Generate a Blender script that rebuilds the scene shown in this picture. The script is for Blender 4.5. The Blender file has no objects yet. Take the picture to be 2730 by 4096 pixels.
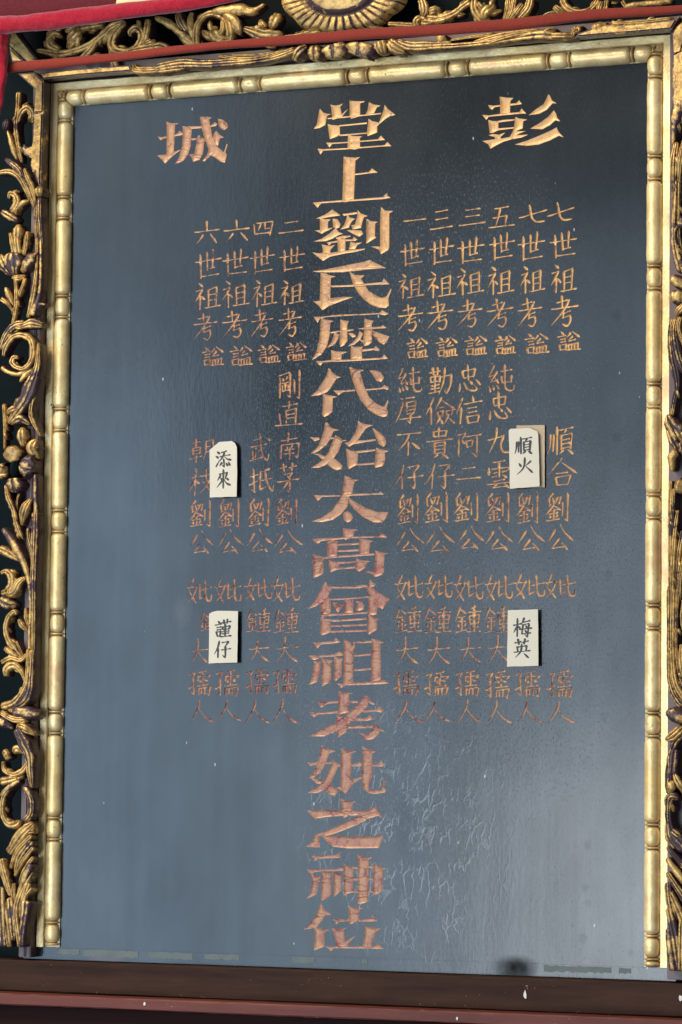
import bpy, bmesh, math, random
import numpy as np
from mathutils import Vector, Matrix
scene = bpy.context.scene
Z0 = 1.9                                  # height of the tablet's top edge above the floor, metres
CAM_LOC=(1626.64,-3013.09,-653.94)
CAM_AXES=[[0.914646, 0.404122, 0.010425], [0.020675, -0.072517, 0.997153], [0.403727, -0.911826, -0.074682]]
CAM_F=14000.0
OPEN_H=826.3
BIG="""tang|266.1,-20.2 269.6,-24.1 273.7,-25.6 278,-26.2 274,-27.2 271.8,-36.3 266.5,-38.7 259.8,-39.2 262.8,-35.7 265.3,-22.9;276.8,-17 281.6,-18.2 286.2,-17.9 290.2,-16.9 287.2,-19.8 289,-27 295.6,-22.2 292.9,-25.1 290,-28.9 289,-30 283.7,-30.9 279.7,-31.8 279,-29.4 277.9,-19.5;297,-14.5 303.4,-15.5 313,-16.1 311.4,-17.1 308,-17.8 308.2,-29.8 302.9,-31.3 298.7,-32 297.3,-29.4;317,-17.3 322,-20 329.2,-21.4 325.3,-23 322.7,-28.3 319.4,-29.3 313.5,-29.2 315.8,-25.1;274,-29.7 290.3,-29.5 310.2,-29.1 329.6,-28.5 329.6,-29.6 310.2,-30.2 290.3,-30.7 274.4,-30.8;333.5,-21.1 336.5,-25 344.4,-31.4 339.2,-32.2 334,-34.9 327.1,-39.6 328.7,-35.1 332.2,-26.2;274.4,-35.5 278.4,-36.7 286.8,-37.9 287.5,-46.5 283.9,-48.4 276.9,-50.3 276.2,-47.6;286.4,-37.4 315.2,-36.6 315.2,-38 286.8,-38.7;316.8,-33.3 320.8,-35.8 327.1,-37.5 327.8,-39.5 325.8,-41.1 325.9,-46.9 322.3,-48.2 316,-49.9 315.3,-47.1;286.9,-46.6 316,-46.4 316,-47.5 286.9,-48;295.8,-46.6 299.8,-48.6 310.8,-49.9 308.1,-50.9 308.4,-60.7 302.6,-61.9 295.3,-60.4;273,-53.3 280,-53.9 295.3,-54 326.3,-53.6 329.9,-50.3 334,-54.7 326.3,-54.8 295.3,-55.1 279.3,-55.1 276.4,-58.2;264,-58.6 270.1,-59.5 296,-60 333.6,-59.6 336.5,-56.9 340.7,-61 332.9,-60.8 296,-61.1 270.1,-60.9 267.1,-64.3
shang|291.3,-68.1 302.7,-69.6 308.5,-69.6 303.7,-72.5 302.5,-110.1 300.5,-111.2 292.1,-111.9 290.6,-110.6;302.9,-85.3 317.4,-84.4 321,-81.2 326.9,-85.4 317.4,-85.8 302.9,-86.5;259.7,-110.4 273.3,-110.1 290.6,-109.7 302.5,-109.8 332.4,-109.2 335,-106.5 340.3,-110.3 332.5,-111.1 302.5,-111.3 291.3,-111.4 268.7,-111.5 264.7,-115.6
liu|280.2,-118.2 284.1,-120.9 288.8,-124.2 283.5,-124.8 271.5,-125.7 263.2,-126.1 267.5,-124.5 272.1,-123;267.2,-125.1 271.5,-126.6 278.8,-127.8 275.9,-129.3 275.9,-136 281.3,-135.7 274.3,-138.7 269.4,-141 266.7,-139.5 262,-137.4 267.6,-137.1;280.5,-127.1 285.5,-127.7 288.9,-132.8 287.6,-136 284.3,-136.8 281.2,-134.8;283.9,-136.2 286.9,-140 291.9,-142.1 287.6,-142.8 280.4,-146.4 273.8,-148.2 260.8,-147.9 269.1,-145.8 277,-141.3;290.7,-123.1 305.9,-122 305.9,-123.8 292.1,-124.9;306.6,-120.4 309.9,-123.5 316.9,-126.4 313.2,-127.2 311,-133.3 310.1,-137.6 301.5,-138.4 300.1,-134.6 303.7,-133.9 306.1,-126.4;296,-124.3 298.7,-126.9 303.7,-128.4 300.4,-130.9 297.5,-136.6 294.2,-137 288.6,-137.9 292.8,-133.6 295.1,-127;295.5,-138.9 302.2,-139 310.7,-140 312.4,-143.2 308.8,-145.7 304.2,-144;284.4,-145.4 291.6,-143.9 299.2,-144.3 299.6,-145.2 291.7,-146.4 284.4,-146.6;285.7,-145.7 294.3,-146.5 294.1,-159.3 286.5,-159.5;274.8,-149.4 279.8,-149.1 285.7,-148.4 285.7,-149.8 279.8,-150.4 277.1,-152.2;294.3,-147.7 301.3,-147.8 302.9,-145.6 306.7,-148.4 304.3,-149.5 294.3,-149.2;269.5,-151.3 273.8,-152.1 278.5,-153 283.4,-152.3 278.8,-156.4 278.6,-159.7 275.3,-163.2 269.9,-161.1 270.9,-157.5;299.6,-150.1 304.9,-151.6 311.9,-151.4 306.9,-153.3 304.3,-157.4 297.7,-157.4 298.7,-153.4;259.8,-158.2 265.2,-159.4 278.6,-159.7 286.5,-158.9 294.4,-158.4 314.6,-157.4 314.2,-158.4 303.7,-160.1 294.5,-160.9 278.6,-163.4 271,-167 265.3,-162.7;315.9,-129 319.9,-131.4 327.4,-132.7 324.8,-133.8 324.6,-146.3 326,-147.6 320.7,-150.3 315.8,-152.8 315.7,-137.9;330.6,-118.6 334.9,-122.2 343.1,-123.1 339.2,-125.2 339.5,-157.4 338.5,-160.1 331,-163.7 329,-159.3 320.5,-155.7 330,-156.3 329.7,-132.5
shi|260.1,-176.5 274.1,-175.3 298.6,-171.9 315,-169.7 319.3,-168.4 324.9,-171.4 336.8,-177.2 325,-177.2 310.5,-178 292,-178.9 274.1,-178.2 264.1,-177.4;268.7,-178.7 274.1,-179 278.8,-181.3 284.8,-182.7 279.5,-183.5 279.1,-203.3 291,-202.4 303.2,-203.2 295,-205.3 284.4,-208.5 277.8,-210.6 270.9,-214.3 266.8,-209.5 261.5,-205.6 268.1,-205;279.6,-191.2 302.1,-191.5 332.6,-190.3 334.2,-186.8 340.2,-192.8 325.1,-192.4 302.8,-193 279.9,-192.7;298.6,-178.6 304.6,-182 314.2,-183.1 310.6,-185.9 318.6,-197.9 327.2,-203.1 331.8,-205.1 337,-204.2 341.5,-196.8 342.2,-198 339,-206.1 339.7,-212.8 336.5,-215.1 328.6,-214.4 320.7,-211 313.4,-205.5 307.4,-198.6 302.4,-190.4
li|262,-220.2 270,-220.5 285.9,-219.4 330,-219.5 332.9,-217 339.5,-220.8 335.2,-221.9 330,-220.8 292.5,-220.7 274.6,-221.2 269.3,-221.7 266,-225.9;269.8,-221.1 274.7,-223.5 283.3,-225.1 279.3,-226.7 278.8,-238.3 276.3,-248.5 270.4,-256.8 260.5,-261.8 265.1,-254.2 268.2,-240.9;279.4,-235.6 289.4,-234.5 303.2,-233.7 304.2,-234.8 299.3,-235.5 289.4,-235.8 280.1,-236.9;289.6,-223.8 293.2,-224.9 298.5,-226 296.9,-229.9 297.3,-244.5 294.1,-248.7 290.2,-250.2 289.2,-246.6 289.7,-233.9;283.7,-236.1 289.1,-238.4 287.5,-242.9 284.2,-247.6 276.3,-250.5 280.9,-245.1;298,-237.6 301.9,-237.4 305.6,-239.4 305.6,-241.2 302.3,-241.7;307.2,-233.7 314.4,-232.8 331.4,-232.6 333.7,-231.2 337.7,-234.1 332.1,-234.3 314.4,-234.6;314.3,-224 318.9,-225.4 324.2,-226.8 322.2,-229.8 322.7,-246.8 319.2,-249.7 314.6,-250.4 313.5,-246.4 314.4,-233.7;309.8,-235.9 313.5,-238.5 310.6,-243.9 304.7,-248.5 297.5,-250.1 303.3,-246 307.9,-240.7;309.9,-243.8 314.2,-245.2 314.2,-248.2;322.9,-235.6 327.6,-237.6 340.4,-242.3 338.1,-246.8 334.9,-249.7 330.9,-248.3 326.3,-243.3 322.7,-239.5;280.4,-253 286.3,-254.4 297.5,-255.2 291.6,-257.4 291.3,-262.8 280.8,-263.3;300.9,-249.8 306,-250.7 313.4,-250.9 312,-253.6 313.1,-263.7 300.8,-263.8;312.3,-253.3 324.4,-252.9 326.4,-251.2 331,-254.4 329.1,-255.8 324.5,-254.4 312.7,-255.5;264.8,-262.7 271.8,-262.9 281.1,-262.4 300.9,-262.6 333,-262 335.3,-259.1 339.3,-263.2 333.1,-263.6 300.9,-264.2 281.1,-264.1 272.5,-264.5 269.5,-267.2 266.8,-265.5
dai|277.7,-269.8 280.5,-271.4 281.2,-273.5 286.5,-277.4 290.9,-279.1 286.6,-280.1 280.1,-289.6 276.8,-292.8 269.5,-295.3 259.7,-296.3 266.2,-291 275.9,-277.3 277.2,-273.1;272.2,-294.5 276.8,-295.3 287.4,-297.5 282.8,-298.8 282.6,-311.6 278.4,-314.8 273.8,-316.5 272.1,-314.6 272.6,-300.9;283.1,-291.5 294.6,-291.6 305.8,-291.4 305.8,-292.8 293.3,-293.2 290.7,-294.8 288.7,-296.3 286.1,-294.1;316.3,-291.4 332.7,-290.6 335.9,-288 340.5,-291.1 339.2,-292.9 336,-291.7 316.3,-292.7;299.5,-269.7 304.9,-271.4 314.8,-273.2 310.6,-274.9 315,-288.4 320.3,-298.9 327.6,-305.2 333.9,-308.4 336.1,-307.9 339.3,-302.6 340.3,-303.5 338.1,-310.4 340.1,-314 338.8,-317.6 334.9,-318.4 327.7,-316.1 319.8,-311 311.9,-302.2 306.5,-291.8 301.7,-278.9;320.4,-273.8 326,-273.7 331.9,-275.7 335.5,-281.3 332.6,-285.1 327.4,-283.7 324.1,-278.5
shi2|275.1,-321.9 277.8,-321.9 280.5,-326 284.5,-327.9 290.1,-329.3 283.8,-330.3 280.6,-337.5 276.7,-343.2 270.2,-347.8 263.6,-350.7 260.6,-350.9 267.5,-344.7 271.3,-336.9 273.9,-328.5;262.9,-351 267.5,-351.1 274.2,-353.1 276.2,-355.9 272.2,-356.4 267.6,-352.9;259.4,-335.1 269.3,-336 269.4,-337.9 264.1,-339.1;280.6,-336.2 284.6,-336 284.6,-337.9 280.6,-337.8;285.9,-334 289.9,-336.3 293.2,-338.8 298.1,-339.5 292.9,-340.3 289.3,-349.6 284.8,-355.5 279.6,-360.2 274.3,-363.1 269,-364.5 260.7,-364.6 267,-361.1 272.9,-357 278.8,-349.9 282.6,-340.9;280.8,-356.6 285.5,-356.4 290.5,-360.2 293.8,-363.6 292.2,-366.6 287.6,-367.4 282.9,-365.4 277.6,-361.4;309.1,-320.8 312.1,-323 317.3,-324.7 324.9,-325.8 320,-327.2 317.4,-328.6 312.9,-334.5 309,-339.8 304.4,-343.3 300.5,-345.6 294.9,-341.6 300.4,-340.8 305.6,-333.1 308.5,-325.9;308.3,-339.8 317.5,-339.8 327.3,-338.9 327.3,-340.5 317.5,-341.4 304.4,-343.3;324.3,-328.2 327.2,-330.4 333.8,-333.9 338.1,-340.1 337.8,-344.9 335.6,-346.3 331.3,-344.7 328.3,-338.6 326,-333.7;297.2,-347.1 301.9,-349 307.1,-350.1 309.4,-351.9 308.9,-362.8 304.7,-364.5 300.1,-366.8 298.7,-364.3;307.1,-349.8 327.1,-348.7 327.1,-350.1 309.1,-351.9;308.9,-361.8 326.6,-361.3 326.6,-362.9 308.9,-363.5;328.1,-347 331.3,-348.3 341.1,-350.7 337.2,-352.1 337.3,-360.5 334.8,-364.7 327.6,-366.3 326.3,-363.9 327.2,-354.8
tai|264.4,-390.6 274.6,-390.8 292.5,-391.1 304.3,-390.2 331.1,-390.2 332.7,-388.4 336.7,-391.6 331.1,-391.6 304.3,-391.9 291.8,-392.5 272.7,-392.4 268.7,-396.3 266.7,-394.6;295.9,-372.8 300.8,-374.2 304.8,-376.7 310.7,-377.2 306.1,-378.6 303.6,-390.6 300.4,-392.9 299.2,-401.9 292.7,-409.1 284.2,-414.3 273.6,-416.2 262,-415.6 272.2,-412.3 283.4,-405.2 290.5,-395.1 293.7,-386.7;300.4,-393.5 305,-396.6 317.5,-403.5 329.3,-407.7 341.1,-408.2 338.5,-414.2 334.7,-418.2 326.2,-417.6 314.4,-411.9 305.8,-404.5 300.4,-398.4;295.9,-407.3 299.9,-406.7 303.5,-409.3 304.9,-412.9 302.6,-416.2 299.3,-417 295.7,-415.2 294.3,-409.7
gao|294.7,-422.3 300.1,-423 310.6,-424.4 306.4,-425.2 305.4,-430.3 301.5,-431.7 297.6,-433.8 294.8,-431.6;262.6,-432 279.1,-431.3 294.9,-431 305.4,-430.8 330.9,-430.5 334.8,-427.2 340.7,-432.1 331,-431.9 305.5,-432.2 295,-432.7 272.6,-434.2 269.3,-436.9 266.6,-436;278.2,-435.6 283.8,-433.2 289.7,-435.1 288.9,-449.6 279.3,-449.8 278.3,-444;311.4,-432.5 317.3,-432.9 325.8,-435.2 322.5,-436.9 322,-446.5 318.7,-448.3 312.2,-448.5 311.8,-441.5;289.1,-437.4 311.4,-436.6 311.4,-438.3 289.1,-439.2;289.2,-443.2 311.5,-442.6 311.5,-444.4 289.2,-444.9;275.1,-449.7 292.5,-448.3 327.2,-446.8 327.2,-448.5 292.5,-450.1 275.4,-451.2;263.8,-446.5 269.4,-447.8 275.1,-449.7 274.9,-465.1 269,-468 264.4,-468.9 263.9,-457.7;328,-444.2 333.7,-445.5 341.2,-447.1 337.6,-448.3 337.2,-464.7 335.2,-467.1 328.7,-469.1 324.1,-465.8 316.9,-463.9 326.7,-463.1 327.9,-453.8;280.6,-452.5 285.3,-453.2 291.3,-455.1 291.3,-461.1 286.7,-462.5 282.2,-464 280.4,-458.5;289.9,-454 308.3,-453.7 308.3,-455.4 290,-456.1;290,-459.8 308.4,-458.8 308.4,-460.6 290,-461.5;308.6,-451.1 313.6,-453 323.2,-454 319.1,-456.1 318.2,-460.3 315,-462.3 311.7,-464.1 307.7,-460.7 308.3,-455.9
zeng|277.3,-472.8 279.6,-475.6 285,-478 282.4,-481.6 279.8,-487.6 272.6,-493 268,-495.9 259.1,-498.6 264.7,-492.9 270.5,-483.3 273.7,-477.9;284.3,-477.6 302.7,-477.8 316.4,-476.2 321,-476.8 321,-478.3 309.3,-479.6 285,-479.2;323.7,-471.3 325.5,-473.7 329.1,-476.2 327.5,-477.9 324.3,-478.5 330.8,-483.1 335.4,-485.5 343.3,-490.1 340.1,-493.6 336.2,-499.3 331,-497.1 327,-489.3 321.1,-483.9 319.1,-478.4 321.6,-474.9;272.6,-490.5 279.8,-487.6 282.8,-490 283.3,-502.7 280,-505.1 273.4,-507.4 272.3,-499;281.8,-489 299.5,-488.6 321.1,-487 321.1,-488.5 299.5,-490 281.8,-490.5;296.6,-489.6 306.1,-490.3 306.2,-502.3 297.1,-502.8;284.8,-492.8 290.4,-492.8 293,-495.6 296.3,-494.4 293.1,-499.2 290.5,-501.9 287.8,-499.7;308.7,-491.5 314.6,-491.6 317.6,-495.8 316.7,-499.4 312.8,-500.6 308.2,-499.9 310.1,-495.7;273.4,-503.8 299.7,-502.7 321.3,-501.7 321.3,-503.3 299.7,-504.5 274.7,-505.8;321.1,-487.5 327,-486.9 328.3,-493.5 331,-497.1 330.1,-504.3 325.9,-504.9 321.3,-504.2;272.8,-507.4 278.7,-509.3 282.7,-511.1 283.5,-520.1 278.9,-522.2 273.6,-523.6 272.3,-520.7;274.1,-507.7 286.6,-508.9 320,-507.4 320,-509.1 286.6,-510.7 274.1,-509.2;282.7,-514 320.1,-513.1 320.1,-514.7 282.8,-515.8;282.8,-519.1 320.1,-518.5 320.2,-520.2 282.8,-521;321.3,-503.6 326.5,-506.7 333.4,-508.8 330.2,-510.3 330.9,-518.7 326,-521 322.5,-523.1 320.5,-520.4
zu|265.1,-530.1 273.7,-529.9 286.2,-529 288.5,-525.7 293.4,-530.3 286.2,-531.1 273.7,-532 269.8,-535.9 267.8,-534;260.6,-542.7 273.8,-542.2 287,-541.6 292.2,-538.1 296.2,-541.1 296.2,-542.6 287,-543.4 273.9,-544.1 267.3,-546.7 264,-546.1;266,-547.6 273.3,-548.5 272.1,-560.5 269.5,-567.7 261,-570.4 264.2,-562.9 265.7,-554.5;273.9,-544.9 279.2,-546.1 286.1,-547.3 283.2,-550.3 284.3,-563 282.1,-568.4 274.9,-571.6 274.1,-562.9 274.6,-550.9;287,-543.1 291,-544.4 296.2,-545.6 295,-548.6 294.8,-561.8 289.3,-566.6 286.9,-565.4 287.2,-554.6;296.7,-527.6 301.3,-528.8 308.5,-533.1 306.6,-539 306.6,-568.4 296.5,-569.6 297,-551;305.9,-529.6 325.1,-528.8 325.2,-530.9 306.6,-531.4;306,-542.5 325.3,-540.8 325.3,-542.5 306,-543.9;306.2,-555.7 325.4,-554.5 325.4,-556.3 306.2,-557.4;325.4,-526.9 329.4,-527.5 337.8,-530.5 334.3,-532 335,-565.4 325.2,-568.4 325.3,-545.1;290.3,-569 300.4,-568.4 325.2,-567.2 334.3,-566 338.8,-565.4 343.1,-569 333.1,-569.6 313.5,-570.3 299.1,-570.6 294.6,-573.2
kao|292,-576 297.9,-577.2 306.8,-578.1 302.5,-579.3 303,-596.1 291.6,-598.2 292.1,-585.3;270.1,-586 276.3,-586.3 292.1,-585.3 292.1,-587.5 281,-588 274.4,-591.4 272.4,-590.8;301.9,-585.2 311.7,-585.2 311.8,-587.1 302,-587.5;262.6,-596.2 271.2,-595.9 291.6,-594.7 291.6,-596.7 271.2,-598 267.3,-600.4 263.3,-598.6;317,-594.1 330.1,-593.5 333.9,-589.8 338.2,-594.2 335.9,-596 330.1,-595.2 317.1,-596.2;319.8,-579.6 322.8,-581.7 324.1,-584.7 330,-588.3 327.4,-588.9 322.5,-586.5 321.6,-590.7 313.8,-597.3 304.8,-605 295.7,-611.1 287.8,-614.7 277.4,-618.6 261.9,-619 272.1,-613.6 286.4,-606.9 290.4,-604.5 298.2,-599.7 307.2,-592.5 316.3,-582.9;290.3,-598.5 297.5,-600.3 301.5,-608.6 300.3,-614.6 291.8,-619.5 289.8,-612.3;305.4,-601.6 320.4,-601.3 323.6,-598.1 328.9,-602.6 320.4,-603.9 305.4,-604.6;299.6,-608.2 327.6,-608.4 327.6,-610.4 299.6,-611.2;330.5,-605.3 332.8,-609.1 340,-614.4 334.8,-612.7 331.6,-618.1 327.1,-621.1 319.6,-622.3 316.6,-617.5 312.7,-614.6 321.9,-616.9 327,-611.5
bi|274.9,-626.9 278.9,-629.5 289.4,-632.5 283.5,-634.3 279.1,-644.2 273.9,-653.2 267.4,-657.5 262.8,-658.1 268.6,-648.5 272.4,-638.3;263.4,-657.5 270,-658.4 276.6,-660.1 275.3,-663.4 270.1,-662.8;260.6,-643.2 271.1,-643.3 271.2,-645 263.3,-646.4;279,-642.9 285.6,-642.5 285.6,-644.4 279.1,-644.6;286.9,-640 290.2,-642.9 295.5,-645.9 292.2,-647.4 287.7,-656.7 284.5,-663.3 277.4,-669.3 270.8,-671.8 261,-672.2 269.5,-667 276.6,-661.6 283.7,-649.6;278.6,-663.4 285.2,-663.9 291.1,-668 292.2,-671 289.2,-674.6 284,-672.9 279.4,-669.9;295.3,-629.7 299.9,-631.2 310.7,-632.6 305.8,-635 305.4,-658.9 316.5,-656.4 316.2,-657.6 307.4,-663 300.3,-672.1 296.4,-669.7 291.1,-666.8 295,-665.6;305.3,-645.1 311.8,-643.9 313.7,-641.8 316.7,-643.6 316.7,-646 312.5,-646.6 305.3,-646.6;317.1,-627.8 322,-629.9 331.2,-632.5 327.3,-634.3 326.9,-656.3 323.7,-664.7 324.4,-668.2 336.7,-668.4 338.6,-658.6 340.2,-658.8 339.9,-666.3 341.6,-668.6 340,-670.7 329.6,-672 323.8,-671.2 318.5,-667.7 316.5,-660.6 316.9,-639.7;326.7,-644.6 333.2,-644.1 336.1,-640.8 340.4,-645.5 337.1,-646.4 326.8,-646.3
zhi|295.2,-676.7 300.4,-678.2 311.2,-679.5 307.6,-681.1 306.7,-687 307.7,-690.6 298.6,-694.9 297.3,-691.3 296.2,-684.2;260.8,-688.5 269.7,-688 296.6,-687.8 322.7,-687.7 330.7,-683.1 334.7,-689 338.3,-694.3 333.1,-692.3 324,-695.1 315,-700 300.7,-705.6 290.3,-709.3 282.5,-711.8 277.2,-711.3 273.3,-712 274.7,-722.7 259.9,-722.6 266.8,-716.9 269.3,-710.2 275.2,-709.2 290.2,-703.3 303.2,-697.2 314.3,-692 299.3,-692.8 279.6,-694.3 269.2,-696.4 265.2,-693;275.9,-711.9 285.1,-711.5 306,-712.3 322.3,-711.7 339.1,-710.6 334.7,-722.2 325.6,-722.5 303.5,-723.1 287.8,-721.9 281.2,-717.2
shen|266.3,-730.8 271.5,-730.7 289.9,-729.7 293.1,-727.3 296.8,-731.7 289.9,-732.4 272.9,-733.2 269.3,-735.8;261.5,-743.7 276.9,-743.1 293.3,-742.3 296.5,-740.6 299.2,-742.6 299.2,-744.4 293.3,-744.4 277,-745.3 269.1,-745.9 267.2,-749.3 263.2,-746.4;265.2,-746.9 269.1,-749.2 275.4,-750 273.8,-756.3 270.7,-767.1 261.5,-771.2 265.4,-764.8 266.6,-754;276.6,-744.3 281.6,-746 288.1,-747 286.2,-750.1 286.4,-766.7 282.5,-769.8 276.6,-772.9 276.1,-758.6;288.7,-743.5 292,-745.8 297,-747.4 296.8,-762.9 289.4,-768.7 288.9,-755.9;299.1,-737.9 303.7,-739.3 308.9,-740.7 308.9,-763.8 304.6,-765.1 299.8,-767.3 299.3,-752.1;313,-728.1 317.9,-729.8 324.4,-731.2 327.7,-731.1 327,-732.3 324.5,-733.5 324.5,-771.7 321,-773.6 313.9,-774.9 313.4,-763.7 313.8,-740;307.6,-740.3 314.5,-740.1 314.5,-742 307.7,-742.3;323.5,-739.4 329.7,-739.2 329.7,-741.1 323.6,-741.4;307.8,-751.3 314.6,-751.1 314.6,-752.8 307.8,-753;323.7,-750.9 329.8,-750.5 329.8,-752.1 323.7,-752.6;307.9,-762.8 314.4,-762.7 314.4,-764.3 307.9,-764.5;323.8,-762.5 329.3,-762.3 329.3,-763.9 323.8,-764.2;331.3,-736.7 334.2,-738.7 342.7,-740.9 339.1,-742.4 338.4,-762.5 331.9,-765.9 328,-764 329.2,-757.4 329.1,-739.7
wei|276.3,-774.9 280,-780.2 286.9,-785.3 280.7,-786.1 277.5,-790.9 271.7,-797.6 258.6,-800.1 264.4,-794.9 271.5,-785.1;269.7,-797.7 273.7,-797.6 277.6,-798.7 285.1,-799.4 280.3,-801.6 280.1,-815.2 273.2,-817.8 269.6,-819.1 269.6,-811.4 270.4,-803;304.5,-776.3 310,-777.6 319.1,-778.6 315.2,-779.9 315.3,-789.1 311.5,-791.8 306.3,-793.7 304.9,-790.8;288.6,-789.2 300.4,-789.5 305.9,-788.9 305.9,-790.9 295.2,-791.7 291.9,-794.6;314.7,-789 327,-787.9 328.6,-784.3 333.8,-790.3 326.4,-790.5 314.7,-791;287.7,-797.8 295.2,-798.2 303.1,-797.1 299.8,-799.2 301.2,-809.3 311.6,-804.5 304.5,-811.6 303.3,-815.4 292.2,-815.8 291.1,-807.2;321.6,-795.1 327.1,-795.8 337.7,-797 332.9,-799.5 329.1,-809.1 327.9,-814.7 318.5,-815 320.1,-807.6;281.1,-814.9 292.8,-814.7 318.8,-813.7 330.5,-813.6 334,-810.4 340.8,-815.8 330.5,-815.6 318.9,-815.7 292.8,-816.2 289.6,-816.7 287.3,-819.2
cheng|102.1,-21.7 107,-23.6 115.7,-24.1 111.6,-26.1 111.2,-43.6 110.6,-51.7 118.5,-50.3 113,-53.8 107.6,-57.8 101.4,-62.8 97.9,-59.1 92.6,-54.4 102.6,-54.1 102.7,-33;93,-35.9 97.5,-36.8 103.1,-36.1 103.1,-37.9 98.9,-38.2 95.8,-39.8;111,-35.8 114.8,-33.8 116.5,-31.7 120,-33.8 120.4,-36.1 111,-36.8;119.9,-27.2 126.5,-28.6 130,-31 129.4,-37.9 128.8,-47.2 126.2,-55.8 120.8,-61.8 112.2,-64.2 116.6,-57.1 119.5,-46.7 120.3,-34.2;125.8,-27.8 140.3,-28.8 140.3,-30.6 129.3,-30.8;137.6,-37.2 140.4,-39.2 143.9,-42 143.3,-48.2 142.1,-56.2 138.7,-61.6 131.8,-63.1 129.7,-58.6 127.6,-55.9 133.1,-55 135,-45.1 135.6,-39.5;129.1,-39.9 136,-40.4 136,-41.9 129.1,-41.8;138.4,-19.1 143.6,-19.4 151.2,-20.9 148.4,-22.9 150.6,-31.8 152.1,-40 155,-47 158.4,-50.4 164.7,-55.8 167.6,-47.8 168.7,-48.5 166.4,-55.9 168.1,-58.5 165.9,-66.1 161.4,-64.9 153.8,-59.4 151,-58 144.2,-63.2 141.8,-63.1 146.9,-56.5 148.2,-52.2 145.3,-45.2 142.5,-37.5 139.6,-26.7;156.2,-34.3 159.6,-38 164.8,-41.4 160.4,-41.8 158.4,-49.1 153.6,-46.3 152.2,-42.5 153.8,-37;158,-22.6 162.9,-23.8 167.7,-27.3 168.8,-31.7 165.1,-34.1 160.9,-32.5 158.5,-28.5;149.9,-28.9 154.7,-25.8 157.4,-27.5 156.1,-29.6 149.9,-30.3
peng|450,-21.3 457.2,-22.7 463.9,-23.5 461,-26 460.5,-38.6 455.4,-38.8 450.6,-37.6 450.8,-28.3;438.7,-28.4 443.8,-29.4 451.2,-29.1 451.2,-30.4 445.1,-30.9 442.6,-33.3 440.3,-31.8;460.1,-28.8 466.8,-28.5 469.6,-26 472.4,-29.7 467.4,-30.3 460.1,-30.4;432.7,-37.3 439.4,-38.4 450.9,-37.5 470,-37.2 472.2,-34 476.7,-39 470,-38.8 450.9,-39.3 439.4,-39.4 436.9,-42.3;438.8,-42.6 442.7,-43.7 449,-44.5 449.1,-52.9 444.7,-54.7 440.5,-55.1 439.5,-48.1;448.4,-44 454.1,-43.5 465.9,-43.4 465.9,-44.8 454.2,-45.2 449.1,-45.8;448.5,-51.2 464.4,-51.1 464.4,-52.2 448.5,-53;465.9,-41.4 469.4,-43.1 478,-44.9 473.9,-45.8 473.3,-52.7 469.5,-53.9 466.3,-55.2 476.5,-55.6 471.4,-56.8 466.4,-58.8 478.7,-59 472.7,-61.1 463.8,-62.3 460.6,-60.3 463.5,-55 465,-49.7;439.2,-57.1 443.4,-56.1 449.8,-57.2 456.1,-55.5 451.7,-59.1 451.1,-61.5 446,-61.1 445.3,-59;433.1,-62.1 437,-61.8 445.3,-61.1 452.4,-60.9 460.6,-60 463.8,-62 454.3,-64.1 446.7,-67.2 441.3,-69.9 439,-65.5;498.7,-22.3 500.3,-24.2 502.5,-28.6 507,-31.6 502.9,-31 497.2,-36.9 490.3,-40 479.2,-40.8 486.5,-35.6 494,-31.3 497.2,-25.5;504.2,-38 506.4,-41.1 507.4,-44.8 510.5,-48.6 505.8,-47.3 500.5,-51.5 492.9,-54.9 480.9,-53.5 489.1,-49.5 498.5,-43.6;507.1,-54 508.7,-58 514.1,-64 509.4,-61.9 500.6,-65.8 489.2,-69 478.5,-69.5 465.5,-67.5 476.6,-64.9 489.2,-60.9 501.8,-56.4"""
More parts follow.
